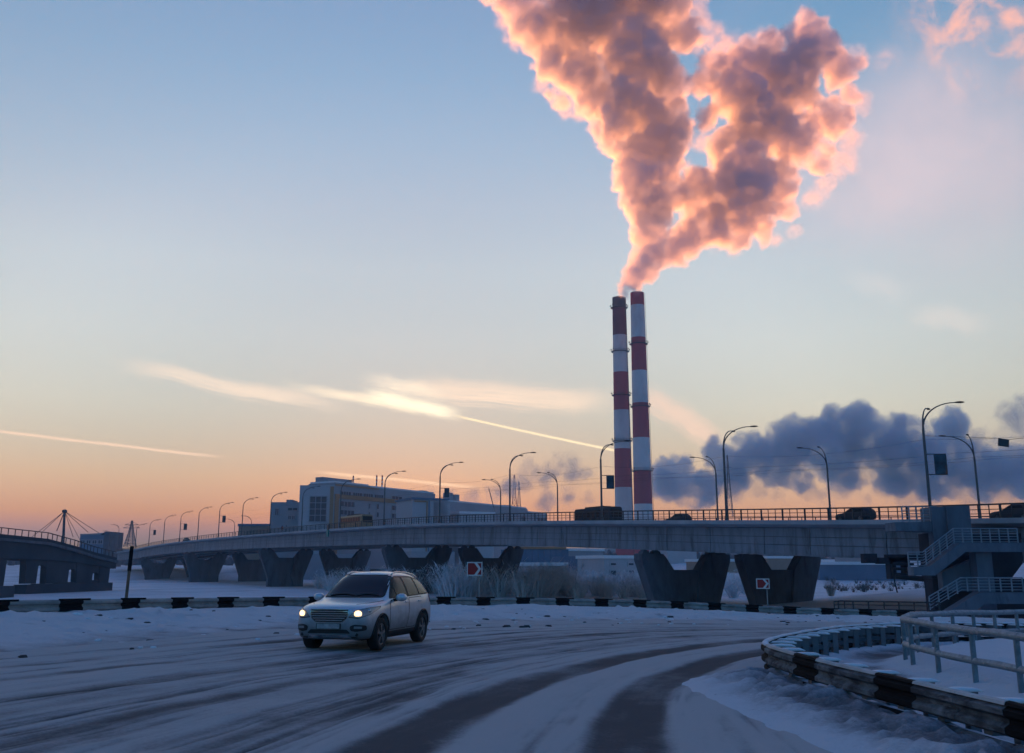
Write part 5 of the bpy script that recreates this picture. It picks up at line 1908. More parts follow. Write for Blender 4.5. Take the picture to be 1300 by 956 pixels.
# windscreen and its dark frame
ws = rounded([(-.70, 1.125), (.70, 1.125), (.585, 1.575), (-.585, 1.575)], 0.06)
patch_on(BV, rounded([(-.735, 1.10), (.735, 1.10), (.605, 1.60), (-.605, 1.60)], 0.07), front, FWD, 0.004).build('windscreen_frame', M['plastic'], car)
wsc = patch_on(BV, ws, front, FWD, 0.008).build('windscreen', M['windscreen'], car)
for x0, x1 in ((-.55, .08), (.10, .62)):
    pts = []
    for f in np.linspace(0, 1, 6):
        x = x0 + (x1 - x0) * f
        h = BV.ray_cast(Vector((x, -4, 1.14 + 0.03 * math.sin(f * math.pi))), Vector(FWD))
        pts.append(h[0] + Vector((0, -0.022, 0.01)))
    MB().tube(pts, 0.011, 5).build('wiper', M['plastic'], car)
for sgn in (1, -1):
    dr = (-sgn, 0, 0)
    S = side(sgn)
    # one dark surround for the glass house, then panes
    patch_on(BV, rounded([(1.38, 1.075), (4.02, 1.13), (3.72, 1.49), (3.2, 1.555), (2.2, 1.565), (1.95, 1.525)], 0.05), S, dr, 0.004).build('window_surround', M['plastic'], car)
    for nm, ol_ in (('quarter_light', [(1.50, 1.105), (1.78, 1.11), (1.78, 1.345)]), ('front_window', [(1.82, 1.11), (2.44, 1.12), (2.44, 1.53), (2.10, 1.53), (1.82, 1.375)]),
                    ('rear_window', [(2.55, 1.12), (3.22, 1.135), (3.20, 1.52), (2.55, 1.53)]), ('side_pane', [(3.31, 1.14), (3.90, 1.16), (3.64, 1.455), (3.31, 1.50)])):
        patch_on(BV, rounded(ol_, 0.03), S, dr, 0.009).build(nm, M['tinted'], car)
    # silver pillars between front and rear door
    # doors with dark shut lines and handles
    for nm, ol_ in (('front_door', [(1.33, .40), (2.36, .40), (2.47, .75), (2.47, 1.075), (1.43, 1.05), (1.30, .95)]), ('rear_door', [(2.40, .40), (2.98, .40), (3.08, .62), (3.34, .86), (3.42, 1.09), (2.51, 1.075), (2.51, .75)])):
        big = rounded(ol_, 0.05)
        patch_on(BV, big, S, dr, 0.0025, 0.07).build('shut_line', M['plastic'], car)
        cx_ = sum(p[0] for p in big) / len(big); cz_ = sum(p[1] for p in big) / len(big)
        inn = [Vector((p[0] + (0.018 if p[0] < cx_ else -0.018), p[1] + (0.016 if p[1] < cz_ else -0.016))) for p in big]
        dp = patch_on(BV, inn, S, dr, 0.006, 0.07).build(nm, M['silver'], car)
        hl = (2.24, 2.42) if nm == 'front_door' else (3.12, 3.30)
        pts = []
        for f in np.linspace(0, 1, 5):
            h = BV.ray_cast(Vector((sgn * 3, L2(hl[0] + (hl[1] - hl[0]) * f), 0.985)), Vector(dr))
            pts.append(h[0] + Vector((sgn * (0.012 + 0.022 * math.sin(f * math.pi)), 0, 0)))
        MB().tube(pts, 0.016, 6).build('handle', M['silver'], dp)
    patch_on(BV, rounded([(1.30, .27), (3.02, .27), (3.02, .375), (1.30, .375)], 0.03), S, dr, 0.008, 0.07).build('sill', M['plastic'], car)
    # arch lips
    for l in (0.87, 3.47):
        pts = []
        for a in np.linspace(-0.12, math.pi + 0.12, 22):
            yy, zz_ = L2(l) + 0.425 * math.cos(a), 0.345 + 0.425 * math.sin(a)
            h = BV.ray_cast(Vector((sgn * 3, yy, zz_)), Vector(dr))
            if h[0] is not None and abs(h[0].x) > 0.6:
                pts.append(h[0] + Vector((sgn * 0.004, 0, 0)))
        MB().tube(pts, 0.024, 5).build('arch_trim', M['plastic'], car)
        t_, r_ = MB(), MB()
        wheel_mesh(t_, r_, sgn * 0.76, L2(l), sgn=sgn)
        ty = t_.build('wheel', M['rubber'], car)
        r_.build('rim', M['alloy'], ty)
    # mirror
    mr = MB()
    c = Vector((sgn * 1.02, L2(1.62), 1.10))
    rings = []
    for q, k in ((-0.105, 0.35), (-0.09, 0.72), (-0.03, 1.0), (0.05, 0.98), (0.075, 0.86)):
        rings.append([c + Vector((0.125 * k * math.cos(a) * (1 if True else 0), q, 0.088 * k * math.sin(a))) for a in np.linspace(0, 2 * math.pi, 14, endpoint=False)])
    mr.strip(rings, closed=True, smooth=True, caps=True)
    mo = mr.build('mirror', M['silver'], car)
    MB().tube([(sgn * 0.84, L2(1.60), 1.04), (sgn * 0.93, L2(1.61), 1.055)], 0.035, 8).build('mirror_arm', M['plastic'], mo)
    # roof rail
    pts = [(sgn * 0.565, L2(2.12), 1.60)]
    for l, dz_ in ((2.2, .05), (2.4, .065), (3.0, .065), (3.5, .06), (3.7, .045)):
        h = BV.ray_cast(Vector((sgn * 0.555, L2(l), 3)), Vector((0, 0, -1)))
        pts.append(h[0] + Vector((0, 0, dz_)))
    pts.append((sgn * 0.545, L2(3.82), 1.53))
    MB().tube(pts, 0.02, 6).build('roof_rail', M['chrome'], car)
    # headlamp: glass, dark bezel, lit bulb
    HD = Vector((-sgn * 0.42, 1, 0)).normalized()
    hx = Vector((HD.y, -HD.x, 0))
    hf = lambda u, z: Vector((sgn * 0.62, L2(0.2), 0)) + Vector((hx.x * u * 1, hx.y * u, z))
    m_ = sgn
    ol_ = [(-.23 * m_, .735), (-.02 * m_, .715), (.20 * m_, .775), (.40 * m_, .875), (.44 * m_, .925), (.18 * m_, .905), (-.10 * m_, .86)]
    patch_on(BV, rounded([(a * 1.06, (b - .82) * 1.16 + .82) for a, b in ol_], 0.03), hf, HD, 0.004, 0.04).build('headlight_bezel', M['plastic'], car)
    hl = patch_on(BV, rounded(ol_, 0.03), hf, HD, 0.010, 0.04).build('headlight', M['lamp_glass'], car)
    b0 = BV.ray_cast(hf(-0.03 * m_, 0.80) - HD * 4, HD)[0] - HD * 0.012
    for r_, off_, m2 in ((0.082, 0.0, 'lamp_on'), (0.045, -0.006, 'lamp_core')):
        u2 = Vector((0, 0, 1)).cross(HD).normalized()
        ring_ = [b0 + HD * off_ + u2 * (r_ * math.cos(a)) + Vector((0, 0, r_ * 0.85 * math.sin(a))) for a in np.linspace(0, 2 * math.pi, 18, endpoint=False)]
        cm = MB().add([b0 + HD * (off_ - 0.022)] + ring_, [(0, 1 + i, 1 + (i + 1) % 18) for i in range(18)], True)
        cm.build('bulb' if m2 == 'lamp_core' else 'reflector', M[m2], hl)
    b1 = BV.ray_cast(hf(0.20 * m_, 0.855) - HD * 4, HD)[0] - HD * 0.012
    MB().ball(b1, 0.042, 1, 0.5, 0.9).build('indicator', M['chrome'], hl)
    # fog lamp recess
    fl_ = [(sgn * .50, .45), (sgn * .62, .43), (sgn * .80, .46), (sgn * .80, .56), (sgn * .58, .58), (sgn * .48, .54)]
    fg = patch_on(BV, rounded(fl_, 0.035), front, FWD, 0.006, 0.04).build('fog_recess', M['plastic'], car)
    patch_on(BV, rounded([(sgn * .57, .495), (sgn * .73, .495), (sgn * .73, .54), (sgn * .58, .545)], 0.015), front, FWD, 0.014, 0.04).build('fog_light', M['lamp_glass'], fg)
    # tail light on the corner
    patch_on(BV, rounded([(4.00, .93), (4.24, .90), (4.25, 1.06), (4.02, 1.10)], 0.03), S, dr, 0.008, 0.04).build('tail_light', M['tail_red'], car)
# grille with bright slats
gro = rounded([(-.44, .885), (-.40, .70), (-.30, .625), (.30, .625), (.40, .70), (.44, .885)], 0.03)
patch_on(BV, rounded([(a[0] * 1.05, (a[1] - .76) * 1.08 + .76) for a in gro], 0), front, FWD, 0.004, 0.05).build('grille_surround', M['chrome'], car)
gr_ = patch_on(BV, gro, front, FWD, 0.010, 0.05).build('grille', M['plastic'], car)
for k in range(5):
    z0 = 0.655 + k * 0.046
    w_ = 0.31 + 0.10 * min(1, k / 1.8) + 0.006 * k
    patch_on(BV, [(-w_, z0), (w_, z0), (w_, z0 + 0.017), (-w_, z0 + 0.017)], front, FWD, 0.022, 0.06, rim=0.012).build('slat', M['chrome'], gr_)
# lower intake, number plate, skid plate
patch_on(BV, rounded([(-.50, .395), (.50, .395), (.42, .475), (-.42, .475)], 0.03), front, FWD, 0.006, 0.05).build('lower_intake', M['plastic'], car)
pl_ = BV.ray_cast(Vector((0, -4, .54)), Vector(FWD))[0]
pb = MB().box(-.28, .28, pl_.y - 0.022, pl_.y + 0.01, .485, .600).build('plate_holder', M['plastic'], car)
MB().box(-.262, .262, pl_.y - 0.028, pl_.y - 0.0225, .492, .592).build('number_plate', M['plate'], pb)
patch_on(BV, rounded([(-.52, .30), (.52, .30), (.44, .365), (-.44, .365)], 0.02), front, FWD, 0.006, 0.05).build('skid_plate', M['chrome'], car)
patch_on(BV, rounded([(-.66, .295), (.66, .295), (.60, .325), (-.60, .325)], 0.01), front, FWD, 0.004, 0.05).build('lower_lip', M['plastic'], car)
for x in (-.63, .63):
    h = BV.ray_cast(Vector((x, -4, .37)), Vector(FWD))
    MB().tube([h[0] + Vector((0, -0.008, 0)), h[0] + Vector((0, 0.02, 0))], 0.035, 12).build('tow_cover', M['plastic'], car)
# bonnet shut line
for sgn in (1, -1):
    pts = []
    for l, x in ((0.30, .50), (0.6, .66), (0.95, .74), (1.18, .775)):
        h = BV.ray_cast(Vector((sgn * x, L2(l), 3)), Vector((0, 0, -1)))
        pts.append(h[0] + Vector((0, 0, 0.001)))
    MB().tube(pts, 0.006, 4).build('bonnet_gap', M['plastic'], car)
MB().box(-.60, .60, L2(1.0), L2(3.6), 0.20, 0.30).build('underbody', M['plastic'], car)
cp = P(467, 813, 24.2)
cz = float(zg(cp.x, cp.y)) - 0.0
car.location = (cp.x, cp.y, cz)
car.rotation_euler = (0, 0, R(-15))

# ------------------------------------------------------------------ traffic on the overpass
M['dark_paint'] = mat('dark_car_paint', (0.03, 0.035, 0.045), 0.5, spec=0.15)
M['white_paint'] = paint('bus_white_paint', (0.45, 0.45, 0.46), 0.0, 0.4)


def small_car(label, s, t, mt, flip, scale=(1, 1, 1)):
    p = bw(s, t, deck_z(s))
    r = thing('car', label, 'car', (0, 0, 0), 0, 'cars crossing the overpass')
    bo = loft_body(CAR_SEC, scale, 1, None)
    bo.name = 'body'
    bo.data.materials.append(mt)
    bo.parent = r
    bv = bvh_of(bo)
    ORG[bo.name] = Vector((0, 0, 0))
    for sgn in (1, -1):
        S_ = lambda l, z: (sgn * 0.9, L2(l) * scale[1], z * scale[2])
        patch_on(bv, [(1.5, 1.09), (3.9, 1.13), (3.6, 1.47), (2.1, 1.53)], S_, (-sgn, 0, 0), 0.008, 0.12).build('side_window', M['tinted'], r)
        for l in (0.87, 3.47):
            t_, r_ = MB(), MB()
            wheel_mesh(t_, r_, sgn * 0.80 * scale[0], L2(l) * scale[1], sgn=sgn)
            w_ = t_.build('wheel', M['rubber'], r)
            r_.build('rim', M['alloy'], w_)
    patch_on(bv, [(-.66, 1.15 * scale[2]), (.66, 1.15 * scale[2]), (.56, 1.55 * scale[2]), (-.56, 1.55 * scale[2])], front, FWD, 0.008, 0.12).build('windscreen', M['windscreen'], r)
    r.location = p
    a = math.atan2(BD.y, BD.x) + (math.pi / 2 if flip else -math.pi / 2)
    r.rotation_euler = (0, 0, a)
    return r


def stn_of(px, t):
    return on_edge(px, 655, t)[0]


small_car('dark car crossing the overpass just right of the chimneys', stn_of(861, 25), 25, M['dark_paint'], True, (1, 1.05, 1.0))
small_car('dark car behind the railing under the middle of the grey steam', stn_of(1086, 10), 10, M['dark_paint'], True, (1, 1.0, 0.93))
small_car('dark car behind the railing at the right edge, past the stair block', stn_of(1290, 10), 10, M['dark_paint'], True, (1, 1.0, 0.93))
small_car('small dark car on the left descending part of the overpass', stn_of(239, 4.0), 4.0, M['dark_paint'], False, (1, 1, 0.95))


def bus(label, s, t, L, mt, H=2.95, flip=True, strip_m='tinted'):
    r = thing('bus', label, 'bus', (0, 0, 0), 0, 'buses on the overpass')
    w = 1.25
    sec = [(-1.2, .35), (-w, .5), (-w, 2.55), (-1.12, H - 0.12), (-0.85, H), (0.85, H), (1.12, H - 0.12), (w, 2.55), (w, .5), (1.2, .35)]
    mb = MB()
    ys_ = (-L / 2, -L / 2 + 0.12, L / 2 - 0.12, L / 2)
    mb.strip([[(x * k, y, 0.35 + (z - 0.35) * (0.97 if k < 1 else 1)) for x, z in sec] for y, k in zip(ys_, (0.94, 1, 1, 0.94))], closed=True, caps=True)
    mb.build('body', mt, r)
    for sgn in (1, -1):
        q = -L / 2 + 0.5
        n = int((L - 1) / 1.45)
        for k in range(n):
            MB().box(min(sgn * w, sgn * (w + 0.012)), max(sgn * w, sgn * (w + 0.012)), q + 0.06, q + 1.39, 1.35, 2.45).build('side_window', M[strip_m], r)
            q += 1.45
        for y in (-L / 2 + 2.4, L / 2 - 2.8):
            t_, r_ = MB(), MB()
            wheel_mesh(t_, r_, sgn * 1.12, y, 0.48, 0.28, sgn)
            w_ = t_.build('wheel', M['rubber'], r)
            r_.build('rim', M['alloy'], w_)
    for y in (-L / 2 - 0.012, L / 2):
        MB().box(-1.05, 1.05, y, y + 0.012, 1.25, 2.5).build('end_window', M['windscreen'], r)
    MB().box(-0.8, 0.8, -L / 4, L / 4, H + 0.003, H + 0.22).build('roof_unit', M['plastic'], r)
    p = bw(s, t, deck_z(s))
    r.location = p
    r.rotation_euler = (0, 0, math.atan2(BD.y, BD.x) + math.pi / 2)
    return r


M['bus_dark'] = mat('dark_bus_paint', (0.03, 0.034, 0.042), 0.6, vary=0.3, spec=0.1)
bus('long dark bus silhouetted on the overpass left of the chimneys', stn_of(759, 26), 26, 11.0, M['bus_dark'], 3.0)
M['tram_yellow'] = mat('bus_ochre_paint', (0.30, 0.20, 0.11), 0.5, vary=0.25)
bus('pale roofed ochre bus passing before the orange edged building corner', stn_of(452, 5.5), 5.5, 13.0, M['tram_yellow'], 2.9)


# ------------------------------------------------------------------ two people walking on the deck
def walker(label, px, coat, dirn):
    s = stn_of(px, 1.15)
    r = thing('person', label, 'person', (0, 0, 0), 0)
    J = {'pelvis': ((0, 0, .95), .13), 'waist': ((0, .0, 1.12), .125), 'chest': ((0, .01, 1.34), .155), 'neck': ((0, .02, 1.50), .055), 'head': ((0, .03, 1.62), .095), 'crown': ((0, .03, 1.72), .075)}
    E = [('pelvis', 'waist'), ('waist', 'chest'), ('chest', 'neck'), ('neck', 'head'), ('head', 'crown')]
    for sg, nm, fw in ((1, 'l', 1), (-1, 'r', -1)):
        J.update({nm + 'hip': ((sg * .095, 0, .90), .095), nm + 'knee': ((sg * .10, .13 * fw + .04, .50), .062), nm + 'ankle': ((sg * .10, .20 * fw - (.12 if fw < 0 else 0), .09), .042), nm + 'toe': ((sg * .105, .20 * fw + .15 - (.12 if fw < 0 else 0), .035), .036),
                  nm + 'sh': ((sg * .19, .01, 1.43), .065), nm + 'el': ((sg * .25, -.08 * fw, 1.16), .048), nm + 'wr': ((sg * .25, -.08 * fw + .13, .93), .034), nm + 'hand': ((sg * .25, -.08 * fw + .18, .84), .032)})
        E += [('pelvis', nm + 'hip'), (nm + 'hip', nm + 'knee'), (nm + 'knee', nm + 'ankle'), (nm + 'ankle', nm + 'toe'), ('chest', nm + 'sh'), (nm + 'sh', nm + 'el'), (nm + 'el', nm + 'wr'), (nm + 'wr', nm + 'hand')]
        for q, (fx_, fl) in enumerate(((-.028, .075), (-.01, .085), (.01, .08), (.028, .065))):
            J[nm + 'f%d' % q] = ((sg * .25, -.08 * fw + .18 + fx_ + .02, .84 - fl), .009)
            E.append((nm + 'hand', nm + 'f%d' % q))
        J[nm + 'th'] = ((sg * .25 - sg * .03, -.08 * fw + .24, .82), .010)
        E.append((nm + 'hand', nm + 'th'))
    keys = list(J)
    me = bpy.data.meshes.new('body')
    me.from_pydata([J[k][0] for k in keys], [(keys.index(a), keys.index(b)) for a, b in E], [])
    o = bpy.data.objects.new('body', me)
    COL.objects.link(o)
    sk = o.modifiers.new('sk', 'SKIN')
    sk.use_smooth_shade = True
    for i, k in enumerate(keys):
        me.skin_vertices[0].data[i].radius = (J[k][1], J[k][1])
        me.skin_vertices[0].data[i].use_root = k == 'pelvis'
    sb_ = o.modifiers.new('su', 'SUBSURF')
    sb_.levels = sb_.render_levels = 1
    dg = bpy.context.evaluated_depsgraph_get()
    me2 = bpy.data.meshes.new_from_object(o.evaluated_get(dg))
    o.modifiers.clear()
    o.data = me2
    me2.materials.append(M['trouser'])
    o.parent = r
    ORG[o.name] = Vector((0, 0, 0))
    n = 12
    rg = lambda z, a, b, y=0: [(a * math.cos(2 * math.pi * i / n), y + b * math.sin(2 * math.pi * i / n), z) for i in range(n)]
    MB().strip([rg(.74, .22, .19), rg(.95, .205, .175), rg(1.15, .19, .165), rg(1.36, .235, .175, .01), rg(1.46, .20, .13, .01), rg(1.53, .085, .085, .02)], closed=True, smooth=True).build('coat', coat, r)
    for sg, fw in ((1, 1), (-1, -1)):
        MB().tube([(sg * .18, .01, 1.44), (sg * .255, -.08 * fw, 1.16), (sg * .255, -.08 * fw + .12, .95)], [.085, .07, .055], 8).build('sleeve', coat, r)
    MB().ball((0, .02, 1.665), .112, 1, 1.05, 1.0).build('hat', M['trouser'], r)
    MB().ball((0, .115, 1.615), .03, 0.6, 0.8, 1).build('face', M['skin'], r)
    p = bw(s, 1.15, deck_z(s))
    r.location = p
    r.rotation_euler = (0, 0, math.atan2(BD.y, BD.x) + (-math.pi / 2 if dirn > 0 else math.pi / 2))
    return r


M['trouser'] = mat('dark_clothes', (0.02, 0.02, 0.025), 0.9)
M['skin'] = mat('skin', (0.36, 0.22, 0.16), 0.6)
M['coat_red'] = mat('dark_red_coat', (0.20, 0.03, 0.03), 0.85)
M['coat_pale'] = mat('pale_coat', (0.34, 0.30, 0.32), 0.85)
walker('person in a dark red coat walking on the overpass in front of the annex', 359, M['coat_red'], 1)
walker('person in a pale coat walking on the overpass behind the one in red', 364, M['coat_pale'], 1)
# small signal hung on the outside of the railing
s = stn_of(417, -0.1)
sp = bw(s, -0.12, deck_z(s))
r = thing('signal_light', 'small teal signal box hung on the outside of the overpass railing', 'signal', sp)
MB().obox(sp + Vector((0, 0, -0.9)), BD, BN, (0, 0, 1), 1.1, 0.3, 1.4).build('box', mat('teal_box', (0.02, 0.22, 0.20), 0.5), r)
MB().obox(sp + Vector((0, 0, 0.35)), BD, BN, (0, 0, 1), 0.9, 0.14, 1.1).build('bracket', M['black_steel'], r)

# ------------------------------------------------------------------ smoke and steam: clouds of round puffs turned into fog volumes
def smoke_mat(name, dens, colour, g=0.35, nscale=0.12, nlo=0.28, nhi=0.62, absorb=None):
    m = bpy.data.materials.new(name)
    m.use_nodes = True
    t = NT(m.node_tree)
    t.n.clear()
    out = t.node('ShaderNodeOutputMaterial')
    v = t.node('ShaderNodeVolumePrincipled')
    v.inputs['Color'].default_value = (*colour, 1)
    v.inputs['Anisotropy'].default_value = g
    v.inputs['Density Attribute'].default_value = ''
    if absorb:
        v.inputs['Absorption Color'].default_value = (*absorb, 1)
    a = t.node('ShaderNodeAttribute', attribute_name='density').outputs['Fac']
    co = t.node('ShaderNodeTexCoord').outputs['Object']
    n = t.noise(co, nscale, 3.0, 0.6, 0.3)
    k = t.smooth(n, nlo, nhi, 0.12, 1.0)
    # thin towards the skin, so that edges break into wisps
    t.put(v.inputs['Density'], t.m('MULTIPLY', t.m('MULTIPLY', a, k), dens))
    t.l.new(v.outputs[0], out.inputs['Volume'])
    return m


def puff_cloud(name, label, cat, puffs, Y, m, voxel, seed, depth=0.8, kids=20, grand=12, band=None, squash=1.0, group=None, shrink=0.98):
    """puffs: (px, py, radius px); each gets smaller puffs on its skin and those get smaller ones"""
    rnd_ = np.random.default_rng(seed)
    pts, rad = [], []
    sc = Y / FPX
    for (px, py, r) in puffs:
        dy = rnd_.uniform(-1, 1) * r * sc * depth
        c = np.array(P(px, py, Y + dy))
        R0 = r * sc * shrink
        pts.append(c); rad.append(R0)
        for _ in range(kids):
            d = rnd_.normal(size=3); d /= np.linalg.norm(d)
            R1 = R0 * rnd_.uniform(0.22, 0.5)
            c1 = c + d * (R0 * rnd_.uniform(0.70, 0.98))
            pts.append(c1); rad.append(R1)
            for _k in range(grand):
                d2 = rnd_.normal(size=3); d2 /= np.linalg.norm(d2)
                R2 = R1 * rnd_.uniform(0.22, 0.5)
                pts.append(c1 + d2 * (R1 * rnd_.uniform(0.75, 1.1))); rad.append(R2)
    pts = np.array(pts); rad = np.maximum(np.array(rad), voxel * 1.05)
    o0 = pts.mean(0)
    me = bpy.data.meshes.new(name + '_puffs')
    me.vertices.add(len(pts))
    me.vertices.foreach_set('co', (pts - o0).reshape(-1))
    at = me.attributes.new('puff', 'FLOAT', 'POINT')
    at.data.foreach_set('value', rad)
    me.update()
    src = bpy.data.objects.new(name + '_puffs', me)      # only data: never linked to the scene
    o = bpy.data.objects.new(name, bpy.data.volumes.new(name))
    o.location = o0
    COL.objects.link(o)
    gn = bpy.data.node_groups.new(name + '_fog', 'GeometryNodeTree')
    gn.interface.new_socket('Geometry', in_out='INPUT', socket_type='NodeSocketGeometry')
    gn.interface.new_socket('Geometry', in_out='OUTPUT', socket_type='NodeSocketGeometry')
    gi, go = gn.nodes.new('NodeGroupInput'), gn.nodes.new('NodeGroupOutput')
    oi = gn.nodes.new('GeometryNodeObjectInfo')
    oi.inputs['Object'].default_value = src
    mp = gn.nodes.new('GeometryNodeMeshToPoints')
    na = gn.nodes.new('GeometryNodeInputNamedAttribute')
    na.data_type = 'FLOAT'
    na.inputs['Name'].default_value = 'puff'
    pv = gn.nodes.new('GeometryNodePointsToVolume')
    pv.resolution_mode = 'VOXEL_SIZE'
    pv.inputs['Density'].default_value = 1.0
    pv.inputs['Voxel Size'].default_value = voxel
    sm = gn.nodes.new('GeometryNodeSetMaterial')
    sm.inputs['Material'].default_value = m
    L = gn.links.new
    L(oi.outputs['Geometry'], mp.inputs['Mesh'])
    L(na.outputs['Attribute'], mp.inputs['Radius'])
    L(mp.outputs[0], pv.inputs['Points'])
    L(na.outputs['Attribute'], pv.inputs['Radius'])
    L(pv.outputs[0], sm.inputs['Geometry'])
    L(sm.outputs[0], go.inputs[0])
    o.data.materials.append(m)
    md = o.modifiers.new('fog', 'NODES')
    md.node_group = gn
    for size, strength in ((voxel * 17, voxel * 14), (voxel * 6, voxel * 6)):
        tx = bpy.data.textures.new(name + '_turbulence', 'CLOUDS')
        tx.noise_scale = size
        tx.noise_depth = 3
        tx.cloud_type = 'COLOR'
        tx.noise_basis = 'ORIGINAL_PERLIN'
        vd = o.modifiers.new('turbulence', 'VOLUME_DISPLACE')
        vd.texture = tx
        vd.texture_map_mode = 'LOCAL'
        vd.strength = strength
        vd.texture_sample_radius = strength
        vd.texture_mid_level = (0.5, 0.5, 0.5)
    return props(o, label, cat, group)


M['smoke'] = smoke_mat('plume_smoke', 0.21, (0.90, 0.91, 0.97), 0.5, 0.10, 0.3, 0.6)
M['steam'] = smoke_mat('bank_steam', 0.20, (0.82, 0.90, 0.97), 0.3, 0.05, 0.36, 0.62)
M['frayed'] = smoke_mat('frayed_smoke', 0.05, (0.92, 0.91, 0.93), 0.5, 0.11, 0.38, 0.68)
M['lower_steam'] = smoke_mat('lower_steam', 0.05, (0.82, 0.82, 0.86), 0.5, 0.07, 0.36, 0.66)
M['roof_steam'] = smoke_mat('roof_steam', 0.17, (0.80, 0.82, 0.86), 0.4, 0.10, 0.35, 0.66)
M['wisp'] = smoke_mat('thin_steam', 0.085, (0.82, 0.83, 0.86), 0.4, 0.12, 0.35, 0.7)

LEFT_PLUME = [(806, 352, 11), (812, 340, 14), (818, 328, 15), (824, 308, 19), (822, 290, 24), (824, 262, 31), (820, 235, 36), (842, 245, 26), (818, 195, 40), (845, 170, 40), (775, 150, 26), (800, 130, 40),
              (757, 120, 32), (735, 95, 34), (705, 75, 32), (688, 40, 34), (665, 15, 28), (735, 40, 42), (640, -5, 24), (763, 8, 45), (805, 65, 50), (840, 105, 36), (866, 45, 26), (720, -15, 40), (812, -15, 55), (852, -5, 34),
              (712, 128, 12), (700, 120, 8), (780, 180, 20), (793, 215, 18), (800, 262, 14)]
RIGHT_PLUME = [(791, 371, 7), (796, 362, 12), (806, 352, 15), (816, 342, 18), (836, 326, 21), (856, 312, 24), (878, 300, 26), (905, 285, 30), (932, 285, 28), (905, 250, 36), (950, 262, 34), (884, 268, 20), (885, 235, 24),
               (945, 225, 40), (932, 190, 36), (985, 228, 30), (965, 150, 44), (934, 115, 36), (897, 148, 17), (893, 105, 20), (1010, 175, 34), (1000, 105, 44), (1032, 62, 36), (1066, 88, 26), (1056, 150, 28), (960, 85, 38), (940, 85, 26), (905, 80, 17),
               (1028, 32, 20), (1036, 205, 18), (968, 295, 15), (990, 262, 18), (1080, 120, 14), (1050, 190, 14), (812, 366, 7), (806, 361, 9)]
puff_cloud('smoke_plume', 'left smoke plume rising steeply from the chimneys and out of the top of the sky', 'smoke', LEFT_PLUME, 668, M['smoke'], 0.95, 11, group='smoke plumes of the chimneys')
puff_cloud('smoke_plume', 'right smoke plume leaning over to the right from the chimney tops, dark at its foot', 'smoke', RIGHT_PLUME, 646, M['smoke'], 0.95, 12, group='smoke plumes of the chimneys')
THIN = [(1068, 205, 22), (1050, 235, 18), (1075, 175, 22), (1092, 130, 18), (1030, 250, 16), (1010, 290, 12), (985, 305, 12), (1085, 70, 16), (880, 20, 30), (905, 45, 24), (870, 50, 26),
        (645, 25, 16), (655, 50, 16), (690, 105, 14), (716, 135, 16), (700, 118, 12), (800, 235, 10), (790, 205, 12), (735, 145, 12), (925, 60, 20), (960, 50, 18), (985, 48, 16), (868, 215, 14), (890, 180, 16), (872, 250, 10), (905, 320, 8), (935, 322, 9)]
puff_cloud('smoke_plume', 'thin pink wisps fraying off the edges of the two big smoke plumes', 'smoke', THIN, 656, M['frayed'], 1.3, 21, kids=14, grand=5, shrink=0.95, group='smoke plumes of the chimneys')
STEAM = [(850, 612, 25), (868, 596, 19), (893, 620, 24), (905, 577, 17), (930, 592, 28), (962, 577, 30), (1000, 567, 32), (1038, 560, 34), (1068, 548, 33), (1090, 534, 26), (1112, 562, 36), (1142, 556, 28), (1160, 545, 20),
         (1180, 575, 30), (1205, 548, 22), (1210, 532, 16), (1222, 585, 32), (1255, 592, 30), (1290, 590, 28), (1182, 606, 30), (1135, 602, 30), (1062, 588, 30), (985, 600, 22), (1015, 612, 16), (880, 632, 13), (1310, 612, 28), (1245, 622, 16),
         (1170, 630, 14), (1082, 610, 14), (935, 618, 12)]
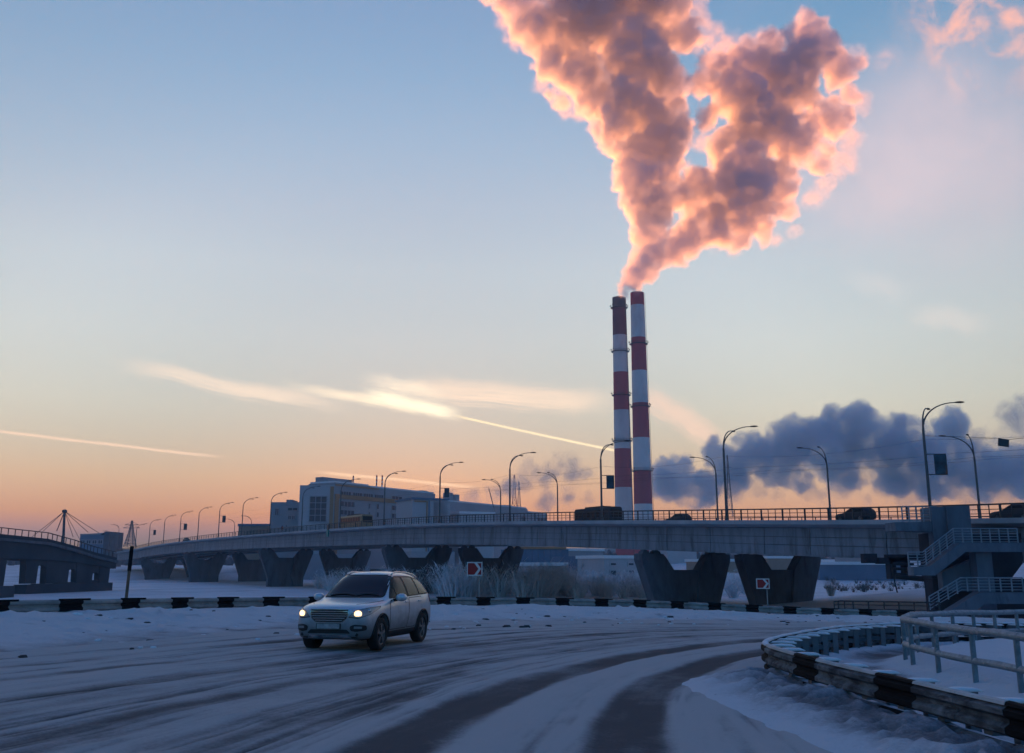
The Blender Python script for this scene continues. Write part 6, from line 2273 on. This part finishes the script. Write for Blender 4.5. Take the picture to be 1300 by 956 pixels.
puff_cloud('steam_cloud', 'long bank of dark grey steam right of the chimneys above the railing', 'steam', STEAM, 820, M['steam'], 1.3, 13, kids=16, grand=7)
puff_cloud('steam_cloud', 'small grey cloud at the right edge above the hanging sign', 'steam', [(1282, 527, 15), (1300, 522, 20), (1270, 522, 9), (1318, 530, 18), (1290, 540, 12)], 800, M['wisp'], 1.6, 14, kids=16)
LOWER = [(905, 632, 10), (930, 626, 14), (960, 622, 16), (990, 630, 13), (1025, 622, 18), (1050, 632, 14), (1075, 625, 16), (1100, 636, 10), (1120, 622, 18), (1150, 630, 16), (1185, 628, 18), (1215, 618, 20), (1240, 630, 16), (1270, 622, 20),
         (1300, 630, 18), (1300, 560, 18), (1275, 560, 16), (1255, 555, 12), (1240, 560, 16), (1310, 585, 20), (1095, 600, 16), (1225, 545, 12)]
puff_cloud('steam_cloud', 'thin ragged steam trailing along the railing beneath the grey steam bank', 'steam', LOWER, 800, M['lower_steam'], 1.6, 17, kids=14, grand=6, shrink=0.95)
WISP = [(546, 622, 5), (570, 630, 8), (600, 634, 12), (626, 630, 15), (648, 622, 17), (665, 606, 14), (672, 590, 11), (688, 606, 16), (702, 596, 13), (716, 584, 12), (735, 588, 14), (728, 606, 15), (748, 600, 12), (690, 630, 16), (720, 628, 12), (590, 640, 8), (750, 632, 8)]
puff_cloud('steam_cloud', 'thin grey steam drifting over the roof of the large grey building', 'steam', WISP, 500, M['roof_steam'], 1.2, 15, kids=14, grand=5, shrink=0.85)

# ------------------------------------------------------------------ haze: one box of thin air round everything
hz = MB().box(-1500, 2000, -300, 1250, FLAT - 60, 470)
M['haze'] = bpy.data.materials.new('haze')
M['haze'].use_nodes = True
t = NT(M['haze'].node_tree)
t.n.clear()
out = t.node('ShaderNodeOutputMaterial')
v = t.node('ShaderNodeVolumePrincipled')
v.inputs['Color'].default_value = (0.80, 0.88, 1.0, 1)
v.inputs['Density'].default_value = HAZE = 0.00024
v.inputs['Anisotropy'].default_value = 0.1
t.l.new(v.outputs[0], out.inputs['Volume'])

ho = hz.build('haze', M['haze'], None)
ho['kind'] = 'stuff'
